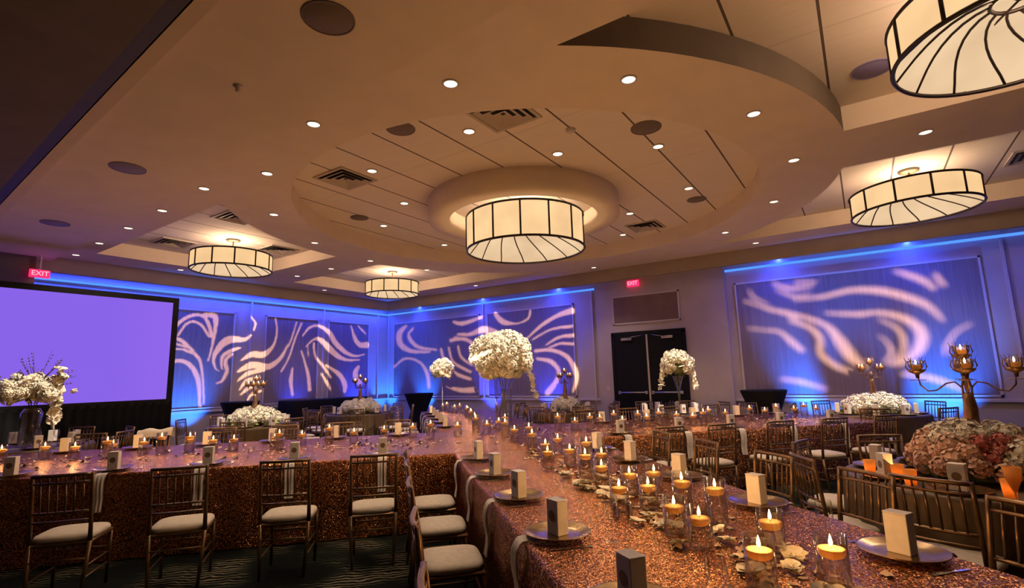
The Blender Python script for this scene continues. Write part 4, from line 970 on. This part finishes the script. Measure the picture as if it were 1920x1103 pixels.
SW_MID=[[(12.54,3.28,0.1),(12.84,3.04,0.25),(12.76,2.68,0.22),(12.26,2.44,0.12),(11.43,2.38,0.05)],
[(12.19,3.2,0.05),(12.41,3.01,0.11),(12.26,2.75,0.14),(11.9,2.54,0.1),(11.16,2.43,0.05)],
[(13.05,1.96,0.07),(12.68,2.18,0.07),(12.26,2.19,0.06),(11.83,2.02,0.08),(11.57,1.68,0.14),(11.5,1.28,0.14)],
[(10.46,3.26,0.07),(10.08,3.18,0.12),(9.35,3.31,0.08)],
[(8.84,3.36,0.12),(8.58,3.11,0.16),(8.1,3.02,0.04),(7.71,3.13,0.06),(7.63,3.35,0.06)],
[(10.58,2.69,0.1),(10.02,2.7,0.1),(9.55,2.45,0.1)],
[(10.27,2.86,0.08),(9.79,2.83,0.11),(9.3,2.94,0.19),(8.85,2.82,0.16)],
[(10.43,2.78,0.05),(9.84,2.62,0.09),(9.44,2.21,0.1)],
[(10.98,2.43,0.1),(10.78,1.94,0.1),(10.35,1.65,0.1),(9.82,1.49,0.09)],
[(10.65,2.46,0.08),(10.48,2.02,0.08),(9.81,1.7,0.08)],
[(10.28,2.49,0.07),(10.16,2.16,0.07),(9.75,1.9,0.06)],
[(10.92,1.37,0.05),(10.3,1.18,0.12),(9.58,1.19,0.15),(8.89,1.38,0.04)],
[(7.79,2.56,0.04),(7.27,2.91,0.09),(6.77,3.13,0.11),(6.33,3.22,0.17)],
[(7.59,2.53,0.04),(6.98,2.77,0.05),(6.35,2.81,0.08)],
[(7.15,2.36,0.04),(6.75,2.54,0.07),(6.33,2.56,0.09)],
[(7.06,2.28,0.04),(6.72,2.37,0.06),(6.34,2.34,0.07)],
[(7.5,2.21,0.09),(7.01,2.21,0.09),(6.55,2.03,0.11),(6.31,1.66,0.14),(6.29,1.38,0.12),(6.4,1.11,0.07)],
[(7.46,2,0.06),(7.02,1.9,0.12),(6.79,1.63,0.11),(6.9,1.35,0.14),(7.16,1.07,0.16)]]
SW_RIGHT=[[(1.61,2.81,0.09),(1.13,2.66,0.1),(0.59,2.39,0.12),(0.36,2.02,0.25),(0.22,1.74,0.24),(0.01,1.51,0.08)],
[(2.06,3.04,0.05),(1.61,2.83,0.08),(1.22,2.65,0.09),(1.04,2.44,0.09)],
[(1.24,2.52,0.04),(0.9,2.39,0.11),(0.71,2.12,0.15),(0.74,1.84,0.13),(0.53,1.59,0.13),(0.25,1.44,0.08)],
[(2.05,2.44,0.04),(1.65,2.36,0.05),(1.42,2.31,0.09),(1.21,2.07,0.15),(1.07,1.92,0.13)],
[(1.1,2.96,0.04),(0.62,2.97,0.09),(0.08,3.05,0.11),(-0.4,2.98,0.16),(-0.79,2.81,0.16),(-1.07,2.62,0.13),(-1.24,2.35,0.06)],
[(0.56,2.64,0.05),(0.07,2.57,0.1),(-0.35,2.56,0.1),(-0.74,2.39,0.16),(-0.91,2.15,0.22),(-0.86,1.87,0.22),(-0.65,1.65,0.14),(-0.48,1.55,0.06)],
[(-0.31,2.43,0.04),(-0.56,2.24,0.08),(-0.64,1.97,0.1),(-0.55,1.71,0.09),(-0.37,1.56,0.06)],
[(-0.28,2.1,0.04),(-0.37,2.01,0.05),(-0.43,1.79,0.08),(-0.31,1.61,0.06)],
[(1.45,3.36,0.06),(1.17,3.22,0.09),(0.76,3.2,0.05)],
[(1.4,3.21,0.04),(1.09,3.04,0.07),(0.8,3.05,0.04)],
[(1.03,3.33,0.06),(0.68,3.29,0.06)],
[(1.94,3.26,0.04),(1.85,3.08,0.06),(1.6,2.93,0.03)],
[(-0.68,3.33,0.06),(-0.91,3.2,0.12),(-1.07,3.09,0.12),(-1.19,2.94,0.08)],
[(-1.24,3.2,0.08),(-1.34,2.98,0.08)],
[(-1.63,2.25,0.03),(-1.4,2.11,0.05),(-1.26,1.9,0.08),(-1.21,1.72,0.05)],
[(1.49,1.33,0.06),(1.11,1.26,0.11),(0.72,1.12,0.06)],
[(-0.56,1.39,0.08),(-0.99,1.29,0.12),(-1.37,1.1,0.07)]]

def seg_mask(A,B,strokes,k=1.0):
    """A,B: arrays of wall coordinates; True where a swirl stroke lies"""
    out=np.zeros(A.shape,bool)
    for st_ in strokes:
        for (a0,b0,w0),(a1,b1,w1) in zip(st_[:-1],st_[1:]):
            da,db=a1-a0,b1-b0; L=da*da+db*db+1e-9; u=np.clip(((A-a0)*da+(B-b0)*db)/L,0,1)
            d=np.hypot(A-a0-u*da,B-b0-u*db); out|= d<(w0+(w1-w0)*u)*.5*k
    return out
def smooth(st_):
    """Catmull-Rom through the stroke's points"""
    p=[st_[0]]+list(st_)+[st_[-1]]; o=[]
    for i in range(1,len(p)-2):
        for q in range(5):
            t_=q/5; a,b,c,d=[np.array(z) for z in p[i-1:i+3]]
            o.append(tuple(.5*((2*b)+(-a+c)*t_+(2*a-5*b+4*c-d)*t_*t_+(-a+3*b-3*c+d)*t_**3)))
    o.append(tuple(p[-2])); return o
def projector(loc,wall,strokes,a0,a1,z0,z1,r,energy,label,res=.022,col=(1,.60,.36),fill=None,k=1.0,name='gobo_projector'):
    loc=Vector(loc); ac=(a0+a1)/2; zc=(z0+z1)/2
    P=(lambda a,z: Vector((XW,a,z))) if wall=='R' else (lambda a,z: Vector((a,YW,z)))
    f=(P(ac,zc)-loc).normalized(); r_=f.cross(Vector((0,0,1))).normalized(); u=r_.cross(f); d=.25
    cs=[P(a,z)-loc for a in (a0,a1) for z in (z0,z1)]
    W=max(abs(c.dot(r_)/c.dot(f)) for c in cs)*d+.002; H=max(abs(c.dot(u)/c.dot(f)) for c in cs)*d+.002
    dist=(P(ac,zc)-loc).length; cell=res/dist*d; nx=int(2*W/cell); nz=int(2*H/cell)
    gx=np.linspace(-W,W,nx+1); gz=np.linspace(-H,H,nz+1); cx=(gx[1:]+gx[:-1])/2; cz=(gz[1:]+gz[:-1])/2
    X_,Z_=np.meshgrid(cx,cz); fv=np.array(f);rv=np.array(r_);uv=np.array(u)
    D=fv[None,None]*d+rv[None,None]*X_[...,None]+uv[None,None]*Z_[...,None]
    if wall=='R': tt=(XW-loc.x)/D[...,0]; A=loc.y+D[...,1]*tt
    else: tt=(YW-loc.y)/D[...,1]; A=loc.x+D[...,0]*tt
    B=loc.z+D[...,2]*tt
    if fill: hole=(A>a0)&(A<a1)&(B>z0)&(B<z1)
    else: hole=seg_mask(A,B,[smooth(s_) for s_ in strokes],k)&(A>a0)&(A<a1)&(B>z0)&(B<z1)
    keep_=~hole; vs=[]; fs=[]
    # merge runs of solid cells per row into long quads
    for j in range(nz):
        i=0
        while i<nx:
            if keep_[j,i]:
                i2=i
                while i2<nx and keep_[j,i2]: i2+=1
                o=len(vs); vs+= [(gx[i],d,gz[j]),(gx[i2],d,gz[j]),(gx[i2],d,gz[j+1]),(gx[i],d,gz[j+1])]; fs.append((o,o+1,o+2,o+3)); i=i2
            else: i+=1
    half=math.hypot(W,H)*1.12; 
    for (xa,xb,za,zb_) in ((-half,half,-half,-H),(-half,half,H,half),(-half,-W,-H,H),(W,half,-H,H)):
        o=len(vs); vs+=[(xa,d,za),(xb,d,za),(xb,d,zb_),(xa,d,zb_)]; fs.append((o,o+1,o+2,o+3))
    e=bpy.data.objects.new(name,None); COL.objects.link(e); tag(e,label,'projector','gobo projectors')
    e.matrix_world=Matrix(((r_.x,f.x,u.x,loc.x),(r_.y,f.y,u.y,loc.y),(r_.z,f.z,u.z,loc.z),(0,0,0,1)))
    m=MB(); m.add([tuple(map(float,v_)) for v_ in vs],fs,False); m.obj('gobo_plate',M['black'],e)
    b=MB(); b.lathe([(half*1.02,0),(half*1.02,.30)],24); 
    tb=MB(); tb.add([(x,z,-y) for x,y,z in [(p[0],p[1],p[2]) for p in b.v]],b.f,True)
    tb2=MB(); tb2.add([(p[0],p[2],p[1]) for p in b.v],b.f,True); tb2.obj('barrel',M['black'],e)
    MB().box((0,-.20,0),(.2,.30,.2),bev=.02).obj('housing',M['black'],e)
    MB().box((0,-.15,.10+ .0),(.05,.05,.12)).obj('yoke',M['black'],e)
    l=lamp('gobo_lamp','SPOT',(0,0,0),energy,col,r,None,2*math.degrees(math.atan(half*.97/d)),.0); l.parent=e; l.rotation_euler=(pi/2,0,0)
    return e

projector((1.6,-3.6,2.95),'L',SW_LEFT,5.2,11.7,1.0,3.36,.0003,E_GOBO*1.3,'small black pattern projector aimed at the left wall',k=.85)
projector((-1.6,-.9,3.3),'R',SW_MID,6.2,13.2,1.0,3.42,.0005,E_GOBO*1.3,'small black pattern projector aimed at the wall left of the double door')
projector((-2.6,-1.6,2.75),'R',SW_RIGHT,-1.9,2.25,1.0,3.46,.0013,E_GOBO*1.0,'small black pattern projector aimed at the big wall field right of the double door',k=.8)
# pin spots from the ceiling onto the tall flowers; the dome's second is added fill
for (x,y,z),(a,b),pw in (((fx,fy,2.0),(8.4,3.4),1.7),((fx,fy,1.9),(6.2,7.0),.9),((tx,ty,1.65),(9.0,2.2),1),((lx,ly,1.6),(3.05,8.0),.8),((NX,NY,1.0),(4.0,-1.6),.20),((10.85,-.05,.95),(9.9,-1.2),.8),((5.55,9.75,.95),(5.2,8.6),.8),((8.55,10.35,.95),(8.5,9.4),1.2),((sx_,sy_,1.8),(8.8,8.2),.8)):
    lamp('pin_and_fill_spot','SPOT',(a,b,3.94),E_SPOT*pw,(1,.84,.62),.04,(x,y,z),26,.6)
